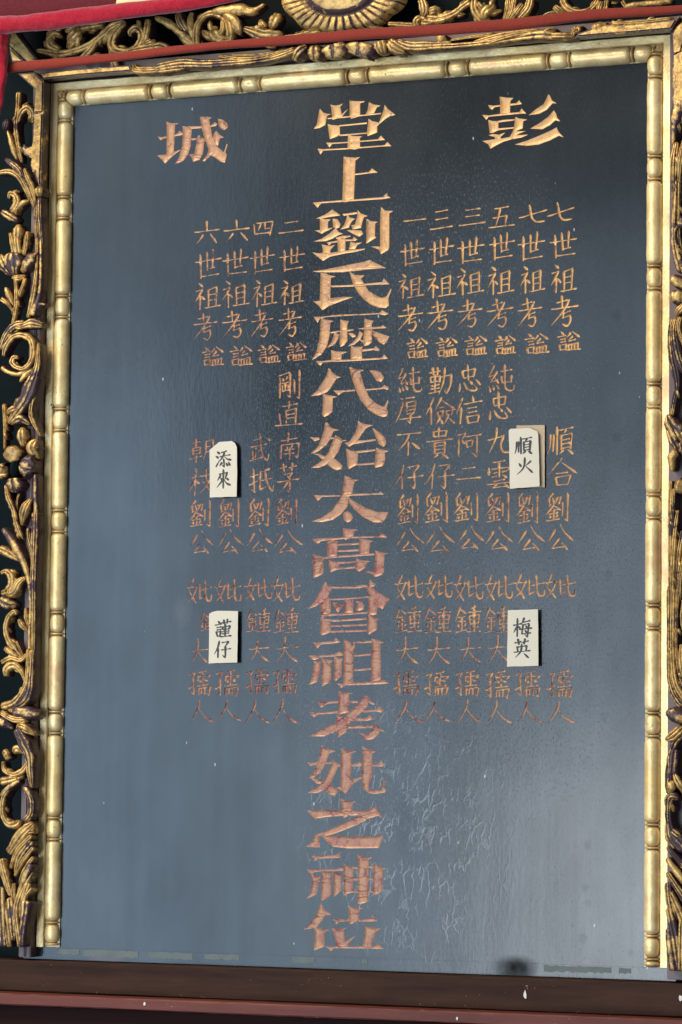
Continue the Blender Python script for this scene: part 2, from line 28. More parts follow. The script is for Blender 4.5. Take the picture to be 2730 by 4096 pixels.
GLYPHS="""yi|h3,58,97,48
er|h25,28,75,22 h3,78,97,70
san|h25,15,75,8 h25,48,75,42 h3,90,97,80
si|v5,25,10,80 h20,18,90,10 v90,10,78,88 p38,20,26,60 v55,20,55,50 h55,52,76,50 h10,80,78,75
wu|h25,12,75,5 p46,12,38,50,28,92 h18,55,70,45 v70,45,62,92 h3,98,97,90
liu6|v48,3,50,42 h3,47,97,40 p36,60,10,98 d64,60,88,95
qi|k38,3,42,40,46,72,60,92,90,88 h3,66,97,30
jiu|p32,3,30,40,5,95 h3,46,58,32 v60,30,46,62,52,92,75,96,98,92
shi|h3,42,97,32 v20,18,22,98 v45,10,47,70 v70,3,66,62 h47,68,74,62 h25,92,90,86
zu|d18,2,32,14 h8,32,32,24 p32,24,5,72 v24,48,24,98 d28,50,40,62 v52,28,54,88 h52,28,82,18 v82,18,80,86 h54,47,78,43 h54,67,78,63 h42,94,98,86
kao|v38,3,40,36 h20,22,58,14 h3,42,97,34 p66,15,48,45,3,90 h44,55,70,48 v46,52,42,68 h42,68,68,62 k68,62,73,76,60,96,42,88
shi4|d18,3,30,16 h3,28,38,22 h16,40,36,37 h16,54,36,50 v10,68,14,92 h10,68,38,64 v38,64,36,90 h14,92,36,90 p58,10,42,32 n66,3,98,32 p66,26,50,44 h52,48,78,42 v48,68,50,92 v61,66,61,90 v74,64,73,90 h48,68,88,60 v88,60,86,90 h42,95,98,90
chun|p22,3,4,42 h4,42,28,36 p34,24,12,62 h12,62,36,56 d28,48,38,66 d6,78,10,96 d18,76,24,90 d32,72,40,86 h48,25,88,20 v62,3,62,50,64,84 k64,84,74,96,94,94,96,78 v50,44,52,66 h52,66,86,62 v86,42,84,64
hou|h22,10,72,5 p28,18,20,60,2,96 v42,24,44,54 h42,24,78,18 v78,18,74,50 h44,38,74,34 h44,52,74,48 h46,64,72,58 p72,58,58,72 v58,70,58,88 t58,96,44,86 h20,83,98,76
bu|h3,12,97,6 p50,12,40,40,8,80 v48,42,46,98 d62,48,92,72
zai|p30,2,22,40,2,78 v24,45,24,98 h46,10,84,4 p84,4,66,32 v66,32,68,94 t66,98,50,84 h44,54,98,46
qin|h3,22,44,16 v16,6,18,30 v36,4,34,30 v6,38,8,56 h6,38,46,34 v46,34,44,54 h8,56,44,52 v25,30,25,88 h10,69,42,65 h10,80,42,76 h3,95,46,87 p66,8,62,55,42,98 h54,37,92,30 v92,30,88,70,72,96 t74,96,62,84
jian|p28,5,2,66 v20,36,20,98 p56,2,32,48 n58,14,98,50 h46,40,66,36 v40,54,42,68 h40,54,58,50 v58,50,56,68 h42,69,56,67 v68,52,70,66 h68,52,88,48 v88,48,85,64 h70,66,85,64 p48,72,36,98 d50,82,56,96 p76,68,62,96 n78,80,96,98
gui|v46,2,46,34 v25,14,28,30 h25,14,74,10 v74,10,70,28 h28,31,70,28 h3,45,98,38 v30,50,32,84 h30,50,70,47 v70,47,68,84 h32,61,68,58 h32,72,68,69 h32,84,68,81 p44,86,28,98 d60,86,82,98
zhong|v40,2,42,55 v18,22,22,46 h18,22,70,16 v70,16,64,42 h22,47,64,42 d8,66,6,94 k26,66,34,84,58,94,80,90,66,72 d48,58,58,68 d74,54,92,72
xin|p25,8,3,62 v20,44,18,98 d60,2,66,22 h32,29,98,20 h46,45,76,40 h46,61,78,56 v42,74,48,96 h42,75,86,70 v86,70,82,92 h48,97,82,92
a|h4,16,34,8 p34,8,20,34 d20,34,30,46 v8,34,8,92 h38,23,98,14 v36,40,42,62 h36,40,64,34 v64,34,60,56 h42,62,60,56 v80,20,80,98 t80,98,60,82
yun|h25,10,70,4 v46,10,48,60 d8,28,6,52 h20,33,92,26 p92,26,80,40 h26,47,40,43 h60,43,76,39 h20,60,36,56 d62,54,78,62 h26,75,70,68 h3,86,98,78 p40,84,20,98 h20,98,78,92 d68,84,86,98
shun|p12,30,10,70,0,98 v24,30,22,88 v36,6,36,98 h44,15,98,6 p70,14,62,26 v52,32,54,82 h52,33,92,26 v92,26,88,80 h56,49,86,44 h56,63,86,58 h56,79,86,74 p62,84,46,98 d78,84,98,98
he|p46,2,4,58 n48,18,98,56 h30,55,66,50 v28,68,34,96 h28,68,76,62 v76,62,68,94 h34,97,68,94
huo|p48,3,48,45,36,70,4,97 n52,50,97,92 d14,34,26,52 p84,22,56,48
gang|v6,28,4,96 h6,18,48,6 v50,8,48,92 t48,94,36,86 d18,26,22,36 p38,20,32,34 h14,45,42,41 v28,44,28,68 v16,54,18,72 h18,73,40,68 v40,52,40,70 v68,34,68,80 v90,2,88,98 t88,98,76,92
zhi|v52,2,50,30 h30,23,80,14 v40,38,40,86 h40,39,76,32 v76,32,72,86 h44,55,72,51 h44,69,72,65 v16,50,20,90 h3,96,98,90
nan|v44,2,42,34 h14,31,82,22 v12,46,12,96 h12,47,90,40 v90,40,86,92 t86,94,70,86 d36,50,42,60 p62,46,54,60 h30,67,68,62 h28,81,70,76 v50,60,50,98
mao|h12,17,40,12 v26,4,28,28 h52,17,84,10 v66,2,62,26 h32,39,66,32 p66,32,48,50 d44,44,56,54 h3,63,98,54 v54,56,54,96 t54,98,38,88 p46,64,14,96
wu3|h16,22,50,14 h6,45,76,36 k46,2,48,40,60,80,82,96,88,72 d76,16,90,24 v26,46,24,84 h28,61,46,57 v14,62,14,86 h3,93,58,80
di|v18,2,22,90 t22,94,8,84 h3,33,36,24 t3,66,36,50 p84,2,44,16 v46,16,44,82 t44,84,72,72 h48,49,92,40 k66,14,70,50,84,82,94,92,98,70
chao|v26,3,26,36 h12,21,44,14 v12,40,14,62 h12,41,42,36 v42,36,40,60 h14,51,40,47 h14,63,40,60 h2,82,48,72 v26,62,24,98 p62,16,60,60,48,96 h62,16,88,8 v88,8,86,96 h64,37,86,32 h62,57,86,52
zhi1|v26,3,24,98 h4,37,48,28 p24,40,2,84 d28,46,42,56 v68,2,68,46 h50,30,96,22 h54,51,86,44 p86,46,46,94 n60,54,98,96
liu|p28,2,8,22 v12,20,14,44 t14,44,26,38 d26,18,32,36 h36,19,58,12 p46,16,36,40 v58,12,52,38 p32,42,2,76 d34,48,58,60 h24,63,50,57 h14,75,48,70 v32,58,32,92 d16,80,20,88 p48,78,42,88 h8,99,56,91 v66,36,66,78 v88,3,88,98 t88,98,72,90
gong|p32,20,4,72 n50,2,62,32,98,66 p46,56,20,92 h20,94,62,88 d56,72,76,98
bi|p24,2,8,52 d8,52,34,98 p38,30,26,70,4,98 h2,39,42,33 v50,26,50,82 t50,84,70,72 h52,49,66,45 v72,8,74,70 k74,70,80,92,96,92,98,66 h76,43,98,36
zhong1|p20,5,2,56 d22,14,40,28 h14,43,38,39 h12,59,40,55 v26,42,26,88 d10,66,14,76 p40,66,34,76 h4,98,44,89 p76,2,58,12 h50,25,96,20 v72,10,72,92 v54,36,56,66 h54,37,90,32 v90,32,88,62 h56,51,88,47 h56,67,88,62 h56,81,88,77 h46,97,98,93
da|p42,2,40,50,8,96 h6,47,94,38 n44,52,60,75,96,96
ru|h2,19,26,12 p26,12,16,32 v18,34,22,90 t22,94,6,84 t2,72,30,56 h44,11,76,4 v60,10,60,58 v40,26,40,42 h42,27,92,22 p92,22,80,34 d46,40,52,46 d66,38,80,42 h40,63,86,57 v42,72,42,96 v54,70,54,92 v68,68,68,94 h42,73,92,66 v92,66,86,94 t86,98,74,90
ren|p40,2,36,34,2,96 n40,42,60,74,98,94
tian|d10,6,26,18 d2,32,18,44 t5,96,26,58 h36,12,66,4 p54,10,48,35,20,70 h28,36,88,26 n56,38,72,54,98,58 v50,52,54,92 t54,98,40,88 p40,74,26,92 d64,74,74,92 d78,70,88,90
lai|v46,2,46,98 h20,24,70,16 p28,30,8,58 d28,44,38,54 p70,16,56,54 d64,44,80,56 p44,54,4,96 n50,52,68,76,98,84
jin|d18,12,32,26 h2,36,40,28 h14,49,36,45 h14,63,38,59 v10,74,16,98 h10,75,36,70 v36,70,32,96 h16,98,32,96 h42,23,98,14 v54,8,58,28 v76,2,74,26 v64,30,64,96 v46,46,50,60 h46,47,92,40 v92,40,88,56 h50,61,88,56 h48,73,88,68 h46,85,86,80 h34,101,100,95
mei|v22,4,22,98 h2,39,42,30 p22,42,2,78 d26,42,38,56 p58,0,44,34 h56,23,88,14 v52,36,46,82 h52,37,84,30 v84,30,76,94 t76,100,60,88 h34,61,98,54 h46,85,92,80 d66,40,72,50 d62,64,70,76
ying|h8,21,44,14 v26,2,32,28 h54,19,88,10 v68,0,62,26 p48,28,46,66,10,98 v20,42,26,66 h20,43,78,36 v78,36,74,62 h2,71,98,62 d60,76,88,98"""
PLACE="""yi,353.1,376.8,-127,-138.1;san,381.1,404.2,-123.3,-145.1;san,410.2,437.4,-123.9,-142.5;wu,439.6,466.1,-124.3,-144.8;qi,470.1,498.5,-125.2,-143;qi,498.5,524.8,-124.6,-142.8;shi,350.8,375.3,-152,-176.3;shi,380.4,405.7,-151,-176.6;shi,408.7,435.9,-152.1,-176.8;shi,440.6,466.3,-149.5,-175.3;shi,469,496.5,-150.6,-177.5;shi,500.7,528,-151.1,-176.5;zu,347.3,375.6,-183,-207.5;zu,377.4,407.2,-182.9,-207.9;zu,407.2,436.3,-181,-206.7;zu,438.6,465.8,-180.7,-207.9;zu,471,496.5,-182,-207.7;zu,501.1,527.9,-181.9,-208.9;kao,349.1,374.6,-212.5,-239.4;kao,378.4,405.7,-210,-239.5;kao,409.2,434.6,-210.7,-238.2;kao,438.8,465.5,-210.9,-239.5;kao,469.5,494.2,-211.5,-240.7;kao,502.6,529.5,-211.3,-241.9;shi4,357.8,380,-244.4,-264.5;shi4,387.8,410,-245,-264.3;shi4,416.5,439.6,-244.8,-263.8;shi4,446.6,468.2,-245.7,-264.2;shi4,476.4,500.5,-245.2,-265;shi4,508.4,531.6,-244.6,-263.4;chun,349.2,374.7,-272.3,-296.4;qin,381,405.7,-272.5,-299.1;zhong,410.5,434.8,-271.8,-298.5;chun,440.1,467.7,-273.2,-298.8;hou,347.2,373.7,-299.4,-325.5;jian,377.2,408.8,-301.2,-327.3;xin,408.2,435.6,-301,-327.5;zhong,441.3,465.4,-298.8,-325.4;bu,348.8,374,-332.9,-355.5;gui,378.8,406,-329.6,-359.1;a,409.8,434.6,-334,-358.5;jiu,441,467.6,-331.9,-356.4;shun,499.9,525.3,-332.3,-358.7;zai,347.8,376.5,-364,-386.8;zai,378.3,408,-363.6,-387.5;er,409.8,434.5,-363.7,-383.5;yun,440.3,465.3,-361.7,-388.4;he,499.6,529.7,-362.2,-387.6;liu,349.7,373.5,-391.9,-419.6;liu,376.8,403.5,-390.9,-418.8;liu,406.5,433.8,-391.6,-418.4;liu,438.5,464.8,-392.6,-419.7;liu,469.3,492.9,-392.6,-421.5;liu,498.6,522.8,-393.9,-420;gong,348.9,378.3,-423.2,-445.9;gong,378.1,409.3,-422.6,-446.9;gong,410.3,438.5,-422.7,-444.6;gong,438.5,467,-423.5,-446;gong,470.5,498.3,-423.8,-446.7;gong,499.5,526.3,-422.8,-446.5;bi,348.4,377,-467.2,-490.4;bi,378.7,406.7,-466.9,-490.2;bi,407.7,437.6,-467.3,-492.2;bi,438.9,466.6,-468.2,-492;bi,467.3,498.1,-468.1,-490.5;bi,497.6,528.5,-468.1,-490.8;zhong1,348.7,376,-496.9,-521.4;zhong1,377.8,405.9,-497.2,-522.1;zhong1,409.2,435.9,-497,-522.1;zhong1,438.3,465.1,-497.8,-522.5;da,350.2,373.5,-525.6,-551.8;da,381.3,405.7,-525.8,-551.9;da,413.2,436.1,-526.3,-550.3;da,441.8,466.5,-524.4,-550.9;ru,348,374.6,-556.4,-580.2;ru,379.6,404.7,-557,-580.6;ru,410.4,435.1,-556.3,-580.6;ru,440.1,465.5,-556.2,-582.7;ru,469.2,495.5,-556.5,-581.3;ru,501.3,527.4,-556.1,-581.9;ren,349.5,379.3,-584.4,-606.9;ren,379.6,406.2,-585,-605.4;ren,412.9,437.3,-584.3,-605.8;ren,441.7,466.9,-584.3,-606.6;ren,471.9,496.6,-584.5,-606.3;ren,501.5,529.2,-585.8,-606.4;liu6,134,161.5,-121.7,-144.2;liu6,165.8,193.8,-122.8,-143.7;si,196.4,220,-124.3,-140.8;er,224.2,250.8,-123,-142.3;shi,135.3,163.8,-150.1,-178.1;shi,164.6,193.1,-150.9,-176.9;shi,194.2,220.4,-150.2,-175.8;shi,225.1,252.2,-151.3,-175.4;zu,134.2,164.3,-181.7,-208.5;zu,163.7,194.3,-181.2,-207.4;zu,195.7,223.4,-181.7,-208;zu,225,252.4,-183.6,-207.6;kao,134.6,160.4,-210.8,-239;kao,165.5,192.6,-210.3,-238.4;kao,196.1,219.6,-209.9,-238.8;kao,225.4,250.1,-209.7,-239.6;shi4,143.7,167.5,-244.4,-263.6;shi4,173.9,198.1,-244.4,-264.5;shi4,203.1,227.6,-244.9,-263.2;shi4,232.9,255.1,-243.6,-262.1;gang,225.9,250.3,-270.7,-297.8;zhi,222.3,252,-299.2,-324.4;nan,226.4,250.2,-329.9,-355.7;mao,226,249.3,-359,-387.9;wu3,196.6,219.3,-330.2,-358.2;di,196,222.1,-363.5,-387.5;chao,131.6,160.8,-332.2,-356.9;zhi1,132.3,158,-361.4,-388;liu,132.5,157.7,-392.8,-418.1;liu,163.5,187.7,-392.2,-419.4;liu,194.8,219.6,-392.5,-418.8;liu,223.3,249.2,-392.9,-418.1;gong,133.2,159.7,-421.5,-444.1;gong,163.1,191,-420.8,-444.3;gong,193.6,222.1,-421.2,-443.6;gong,222.1,253.7,-423.2,-445.3;bi,131.8,158,-467.9,-491.4;bi,160.9,189.5,-467.1,-491.7;bi,192.2,221.9,-468,-489.2;bi,221.4,250.9,-467.2,-491.2;zhong1,145.4,169.6,-500.2,-518.8;zhong1,194.7,221,-497.3,-520.1;zhong1,223.9,250.2,-497.1,-521.1;da,134.8,157.5,-526,-551.1;da,197.7,220.3,-525.6,-548.9;da,225.5,251.1,-524.6,-549.7;ru,134.5,159.5,-555.4,-580.3;ru,163.2,189.4,-554.8,-581;ru,195.5,221,-554.1,-579.5;ru,223.3,250.4,-554.2,-579.1;ren,136.5,162.1,-584.8,-606.6;ren,165,191.9,-584.1,-605.7;ren,194.6,222.1,-584.3,-607.8;ren,222.9,252.1,-583.6,-608.1"""
RIBBONS="""sA 66.2,75.2,3.6 53.4,70.7,6.5 40.1,60.7,6 29.1,53.8,6.6 13.2,49.5,6 -2.9,47.9,6.6 -17.8,51.3,5.4 -30.4,53.9,3
sA -2.9,51.8,4.2 -11.7,56.9,7.8 -13.1,63.7,7.8 -8.2,67.7,6.6 -3.2,65.1,2.4
sA 17.7,75.1,6 14.1,67.1,10.2 8,63.2,7.2 3.7,61.3,1.8
sA 40.1,60.2,3 31.7,49.2,6.6 18.3,39.2,6
lA 55.9,70,3 47.4,62.4,7.7 43.3,55.2,2.4
lA 36.8,37.8,7.2 36.7,42.8,10.7 36,46.5,3.6
sA 68,74.5,4.7 57.2,64.9,7.7 54.3,51.9,8.9 62.4,45.3,7.7 74.6,44.9,6.5 84.2,51.8,6.5 86.5,61.5,7.7 80.3,67.5,6.5 73.7,64.7,5.9 73.1,60.2,2.4
lA 93.5,74.7,4.7 92.6,60,6.5 86.7,50.6,4.1
sA 68.5,44.2,4.7 86.7,46.2,6.5 98.8,47.5,5.9 108.5,47.8,6.4 116.1,42.9,4.1
lA 87.9,48.8,4.1 97.6,51.9,7.1 100.2,54.8,2.4
sA 54.3,53,7.1 55.1,40.8,7.1 56.6,29.7,7.1
dA 79.1,31.9,3.5 81,26.3,5.9 98,24.5,5.9 117.3,25.3,7.6 135.3,26.2,7
sA 43.5,75.3,6 33.7,73.9,7.2 23.9,73.6,7.2 1.7,70.3,3.6
lB 101.3,75.7,3.5 113.5,70.4,6.4 124.4,63,6.4 134.2,51.3,6.4 143.9,43,5.8
lB 126,78.2,4.7 129.8,68,7 135.3,58.9,4.7
lB 139.8,78.2,4.1 138.8,67.3,6.4 142.6,54,7 151.1,42.4,7
sB 146.3,43.9,7 145.5,55.9,7 147.2,65.6,5.8 154.3,73.7,5.2 165,75.1,5.8 175.8,69.9,7.5 180.1,60.9,8.6 180.8,51,7.5 175,42.8,5.8
sB 182,48.8,5.2 172.5,49,7.5 165.3,54.4,11 164,59.9,6.4 167.3,61.6,2.3
sB 174,67.8,3.5 174.7,59.1,4.6 170,54,4
lB 162.6,76.4,4.6 179.2,76.7,7.5 193.5,76.1,9.2 205.3,74,5.7 217,80.1,2.9
lB 174.5,74.3,4.6 186.5,66.9,7.5 191.4,58.9,6.3 192,51.8,2.3
dB 194.9,58.6,3.4 205.6,54,8.6 217.5,49.3,10.8 229.2,48.4,9.1 237.4,48.3,5.1
sB 238.6,46.6,2.8 252.6,46.6,3.6 264.3,47.9,6.2 281.7,49.2,8.4
lB 224.4,55.8,4.6 229,63.5,9.7 231.3,70.3,5.7
lB 218.5,56.2,6.3 214.3,62,5.1 212.8,65.9,1.7
dB 123.8,62.5,5.3 134.2,54.6,7.6 145.1,44,4.1
dB 100.9,25.2,7 128.6,28.6,7.6 158.5,26.1,6.9 182.3,26,6.3 206,26.4,6.3 229.5,28.4,5.7 249.9,33.9,5.7
sB 169.2,33.5,2.9 194.1,28.2,3.7 217.7,28.2,3.7 239.4,33.6,2.5
sB 182.2,33.6,2.1 205.9,31.3,2.3 229.4,32.8,2.5
dC 263.3,35.6,4.5 255.2,30.3,7.9 249.4,23.2,4.5
dC 272,35.5,7.9 272.1,28,12.4 271,21.6,6.8
dC 290,34.6,17.9 291.2,28.7,21.3 290.7,22.3,13.4
dC 318.7,34.6,18.9 317.7,28.8,24.4 315.4,22.6,16.7
dC 338.2,34.7,8.9 339.4,29.3,11.1 340.6,22.8,5.5
dC 347.3,34,6.6 354.2,28.2,9.9 364,22.7,5.5
dC 356.5,33.9,3.9 370.1,27.5,8.2 392.8,26.3,7.1 411.6,26,6.5
lC 381,71.7,6.6 384.5,60.8,8.2 381.8,55.2,4.9
lC 389.1,58.3,5.5 394.7,59.5,7.1 399.8,59.1,3.8
sC 419.5,56.4,4.3 398.2,51.8,6 386.9,49,6.6 380.1,50.6,5.5
sC 380.1,54.8,4.4 375.6,51.5,6 375.6,46.2,5.5
sC 347.2,50.3,3.3 358.6,49.1,4 372.8,47.6,4
sC 278.2,47.3,6.7 270.1,46.3,6.8 260.8,46,4.5
sC 324.3,48.6,6.7 332.4,46.9,6.7 341.5,46.7,3.3
sD 386.2,51.9,8.4 400.7,50.8,7 415.1,55.5,6.1 421.8,60.9,5.6 429.4,65.7,6
sD 434.2,67.1,5.6 434.8,57.1,7 440.1,48.6,6 445.4,44.6,4.2
sD 444.9,47.3,3.7 445.8,53.5,7.9 451.5,57.6,6.9 453.3,61.5,1.8
sD 438,63.2,3.7 441.9,58.3,4.6 445.7,56.2,3.7
lD 468,64.3,4.6 467.6,55.4,5.1 463.4,44.9,3.2
lD 473.7,63.9,4.6 472.4,53.2,5.1 467.2,44.6,4.1
lD 489.8,62.6,6.4 487.5,53.8,6.9 477.2,44.8,5.5
dD 482.8,58.7,4.1 475.3,50.3,5.1 469.6,45.4,3.7
sD 502.2,45.5,2.3 512,47.4,4.5 525.2,45,3.6
lD 513.9,53.9,3.6 518.6,49.5,5.9 524.2,46,3.6
lD 521.8,60,5.4 527,50.6,5.9 535.2,45.1,4.5
dD 386.4,26.1,4.7 400.9,25,5.1 425,24.5,4.6 453.6,25.5,4.6 472.6,27.2,5.5 500.9,28.6,7.7 524.3,24.6,5.4 534.6,26.4,5.4
sD 410.5,29.9,1.7 434.5,31.7,2.8 453.5,33.1,3.2
sD 432.6,26.2,2.8 463.1,31.5,4.6 497.1,33.8,3.2
sD 448.9,24.5,2.6 472.6,29.9,3.7 493.3,31.9,3.2
dD 396,33,4.7 401.8,32.1,7.5 405.7,29.6,3.7
sD 532.2,32.9,4.1 533.7,27.9,5.4
lE 512.4,53.4,4 517.4,49.9,6 522.4,45.9,3.2
sE 521.5,59.8,5.6 526.5,51.5,6 535.6,47,4 546.3,47.4,4.4 553.2,52.9,4 555.6,57.8,4
lE 557,44.4,4.8 559.4,55.2,4.4
lE 563.5,44.6,4 563.4,56.4,4.4
lE 571.6,51.4,4 572,54.1,5.5
lE 581.4,47.1,2.4 587.1,48.2,5.1 596.9,49,4.3 613.1,49.3,4.7 626.8,50.5,4.7
lE 579.8,53.5,3.2 583.1,48.5,3.9 584.7,45.3,2.4
dE 510.9,26.6,4.8 523.3,25.6,4.8 532.8,25.4,5.6
sE 532,24.3,3.2 533.6,28.1,4 537.3,29.8,4.8 533.2,31.3,3.6
sE 569.7,35.5,2.8 575.8,33.1,3 601,32.7,3.3 627.6,34.1,2.7
lE 550.5,30,7.2 557,31,7.9 564.4,31.2,6.3
dE 557,27.9,5.6 568.5,28.6,7.1 580.7,27.6,4.7
lE 579.1,27.8,4.7 592.9,28.2,5.5 609.1,27.8,5.5 623.6,28.2,3.9
sF -48.6,13.4,5.4 -49.4,-3.6,4.5 -51.3,-19.9,4.5 -50.3,-33,4.4 -48.2,-46.3,4.4 -45.6,-56.6,2.5
sF -49.2,-16.7,3.6 -45.6,-8.1,5.4 -39.4,-3.3,6.1 -34.2,-6.9,5.4 -33.9,-13.2,4.3 -34.4,-18,2.1
lF -59.6,-24.6,1.8 -55.8,-34.7,4.5 -52.6,-46,4.7 -50.1,-53.7,1.8
dF -63.2,-52.2,3.2 -56.1,-56.9,5.4 -47.1,-64,5.4 -41.8,-72.8,5.4 -36.4,-82.9,5.4 -32.5,-93,4.6 -29.4,-102.9,3.9 -27.6,-122.6,3.4 -26.2,-146,3.6
sF -70,-65.9,3.6 -56.7,-65.7,4.7 -47,-70.6,4.7 -40.1,-80.8,4.6 -34,-94.8,3.2
lF -40.9,-63.1,2.5 -35.9,-73.2,4.4 -30.5,-83.3,3.9 -28.3,-97.8,2.5
sF -58.7,-92.1,2.5 -57,-87.3,4.7 -51,-89.3,5.4 -48.3,-96,6.1 -53.7,-103.5,6.1 -58.5,-105.5,1.8
lF -35.4,-95.1,1.8 -42.8,-97.6,4.6 -50.7,-104.7,3.6
dF -64.8,-104.8,4.3 -55.8,-109.9,6.8 -46.8,-115.3,3.9
lF -22.8,-81.8,3.6 -23.1,-87,8.2 -23,-92.2,5
dF -23.6,-92.2,4.3 -23.5,-106.5,5.3 -22.3,-122.8,4.6 -21.1,-146.3,4.3
lF -46.4,-118.3,2.9 -46.6,-124.8,8.2 -47.6,-134.5,6.4
lF -54.7,-126.3,2.2 -51.9,-137.6,5 -50.6,-148.7,5
lF -35.2,-126.1,2.1 -36.9,-135.1,4.6 -40.6,-149.2,3.6
lF -47.2,-131.3,5 -46.3,-141.1,6.4 -46.2,-147.6,7.9
dF -62.2,-12.6,2.9 -62.1,-17.8,6.5 -64.9,-22.9,4.3
dG -23.8,-147,1.4 -32.1,-154.4,10 -42.2,-165.6,4.3
dG -51.4,-145,4.3 -51.6,-153.4,17.5 -50.2,-168.5,4.3
dG -66.1,-147.5,4.3 -62.2,-157.5,10 -54.6,-168.3,3.6
lG -53.1,-170.3,2.1 -45.7,-171.3,5.4 -39.1,-168.7,1.8
sG -49,-173.1,3.2 -47.7,-182.9,3.7 -47.8,-194,4.4 -49.5,-203.7,3.7 -52.9,-217.8,2.9
sG -38.4,-171.7,2.9 -40.4,-179.4,3.3 -45.7,-190.2,3.2
lG -59.9,-180.1,2.2 -56.5,-187.1,5.4 -51.4,-198.4,2.5
sG -64.5,-191.3,4.3 -56.3,-196.9,3.4 -51.5,-204.5,1.8
sG -25.9,-132,2.8 -25.2,-159.3,3 -26.8,-178.7,4.3 -30.2,-194.8,5.3 -35.7,-211.4,3.2
dG -21.4,-132.2,3 -20.4,-172.5,3.7 -22.9,-191.9,4.6 -31,-209,7.8
dG -15.1,-199,1.8 -21.7,-199.1,4.3 -26,-204.1,2.8
dG -40.4,-219.7,4.3 -29.4,-216.9,8.2 -19.1,-219.3,5
dG -65,-242,4.3 -57.1,-226.7,6.1 -48.5,-218.7,6.8 -38.2,-216.5,5.7
sG -60.4,-248.7,2.9 -57.6,-239.1,5.2 -49,-229.7,4.6 -38,-228.8,5.3 -29.1,-234.4,5.3 -26.6,-246.8,5.3 -30.1,-256.4,4.6 -37.3,-261.3,3.9 -45.4,-259.7,3.9 -50.3,-254.9,5.4 -48.6,-250.1,4.4 -43.8,-250.3,2.5
lG -63.1,-259,4.3 -54.2,-264.5,3.7 -43.1,-266.4,3.9 -33.7,-260.8,4.4 -25.8,-250.1,3.2
lG -41.6,-274.4,1.8 -35.7,-267.8,5.3 -28.2,-261.3,2.5
dG -21,-236.7,2.1 -20.6,-250.3,4.4 -22.6,-263.1,6.7 -29,-275.8,9.2 -36.1,-286.6,9.2
dH -23.3,-267.4,7.8 -29.6,-281.4,12.8 -35.2,-292.9,10.7 -44.6,-303.6,8.9 -55,-314.9,2.5
sH -24.4,-267.4,3.9 -26.6,-288,4.4 -29.2,-304.7,4.4 -26.8,-313.8,4.4 -19.6,-327.9,1.4
dH -50.2,-316,2.1 -40,-311.2,7.5 -30.4,-316.6,2.1
sH -59.8,-295.3,3.2 -58.1,-309.6,3.7 -58.7,-322.6,2.9 -59.6,-340,2.1
lH -37.7,-319.3,3.6 -37.9,-327.7,8.9 -37.1,-338.1,3.9
lH -21.7,-331.1,2.5 -27,-339.6,11.3 -21.3,-349.8,1.8
lH -49,-337.1,6.4 -47.8,-344.9,16.7 -45.8,-352.7,8.5
dH -38.4,-354.2,7.8 -30.3,-357.6,17.7 -23.7,-360.3,7.8
dH -45.5,-368.8,8.5 -45,-375.9,15.3 -45.2,-383,6.4
lH -62.6,-358,8.6 -57.4,-361.4,12.1 -53,-360.9,7.1
kH -50.1,-359.7,8.5 -45.7,-359.8,14.9 -41.3,-359.9,8.5
sH -54.5,-375.1,3.6 -51.7,-387.4,4.4 -45.6,-400.4,4.4 -41.5,-421.1,4.4
sH -40.6,-383.8,1.8 -42.7,-390.8,2.3 -43.7,-401.1,2
lH -26.4,-389.2,2.5 -33.1,-400,8.5 -37.2,-415.4,1.8
dH -22.9,-365.5,3.9 -22.4,-391.3,4.4 -22.5,-421.5,6
dI -22.9,-402,6 -22.5,-422.6,6.7 -22.7,-448.2,6 -22.9,-473.9,5.3 -22.5,-499.5,4.6 -22.6,-531.5,4.4 -22.1,-555.1,4.4
sI -45.9,-401.5,3 -42.4,-412.5,3.7 -39.3,-421,4.4 -35.1,-429.1,0.9
dI -57.7,-418,4.3 -49.4,-427.2,6.8 -41.2,-438.9,7.4 -34.3,-450.6,6 -29,-464.8,4.6 -26.5,-480.2,3.4 -26.1,-499.5,3.4 -27.2,-518.6,3 -26.6,-555.1,3
sI -60.2,-438,7.1 -49.1,-442.7,6.8 -37.6,-449.6,3.2
dI -29.5,-417.9,2.5 -28.2,-428.9,4.6 -24.6,-445,3.9
sI -59,-461.8,2.8 -53.6,-460,4.4 -48,-463.9,6.7 -47.1,-472.3,6.7 -52.8,-479.3,6 -59.4,-480.8,4.3
lI -31.5,-466.1,2.5 -38.3,-470.5,6 -44.7,-480,8.2 -54.2,-482.2,3.6
dI -58.5,-488.2,8.5 -49.6,-492.2,8.9 -41.2,-492.9,3.5
sI -40.5,-502.5,1.8 -42.9,-499.3,3.7 -49.3,-505,4.6 -52.4,-515.3,4.6 -50.4,-524.9,5.3 -44.4,-534.5,6 -34.7,-545.5,2.5
lI -30.5,-495.6,2 -30,-505.8,3.9 -27.8,-516.1,1.8
lI -38,-507,2.8 -33.8,-513.5,5.3 -28.3,-519.3,1.3
lI -53.1,-535.1,3.6 -46.5,-538.4,5.3 -38.3,-543.5,2.1
sI -40.5,-528.2,2.1 -36.3,-536.5,2.8 -34,-543.5,1.8
sJ -57.3,-549.1,4.3 -46.4,-544.6,4.4 -35.4,-546.7,3.7 -30,-540.2,2.8
sJ -51.5,-562.5,4.3 -50.2,-554.8,7.1 -42.6,-551.7,6.7 -35.2,-556.8,4.6 -30.9,-568.9,1.8
sJ -27.2,-535.7,2.8 -27.2,-556.2,3.4 -29.1,-568.9,3.7 -34.7,-579.2,4.6 -44,-588.1,6 -57.1,-592,6.4
dJ -22.8,-535.8,4.9 -23.4,-562.6,6 -24.6,-576.6,8.1 -30.9,-586.8,8.1 -45.4,-593.9,3.5
dJ -49,-595.2,2.8 -34.4,-597,9.9 -19.8,-598.9,8.1 -14.9,-599,3.9
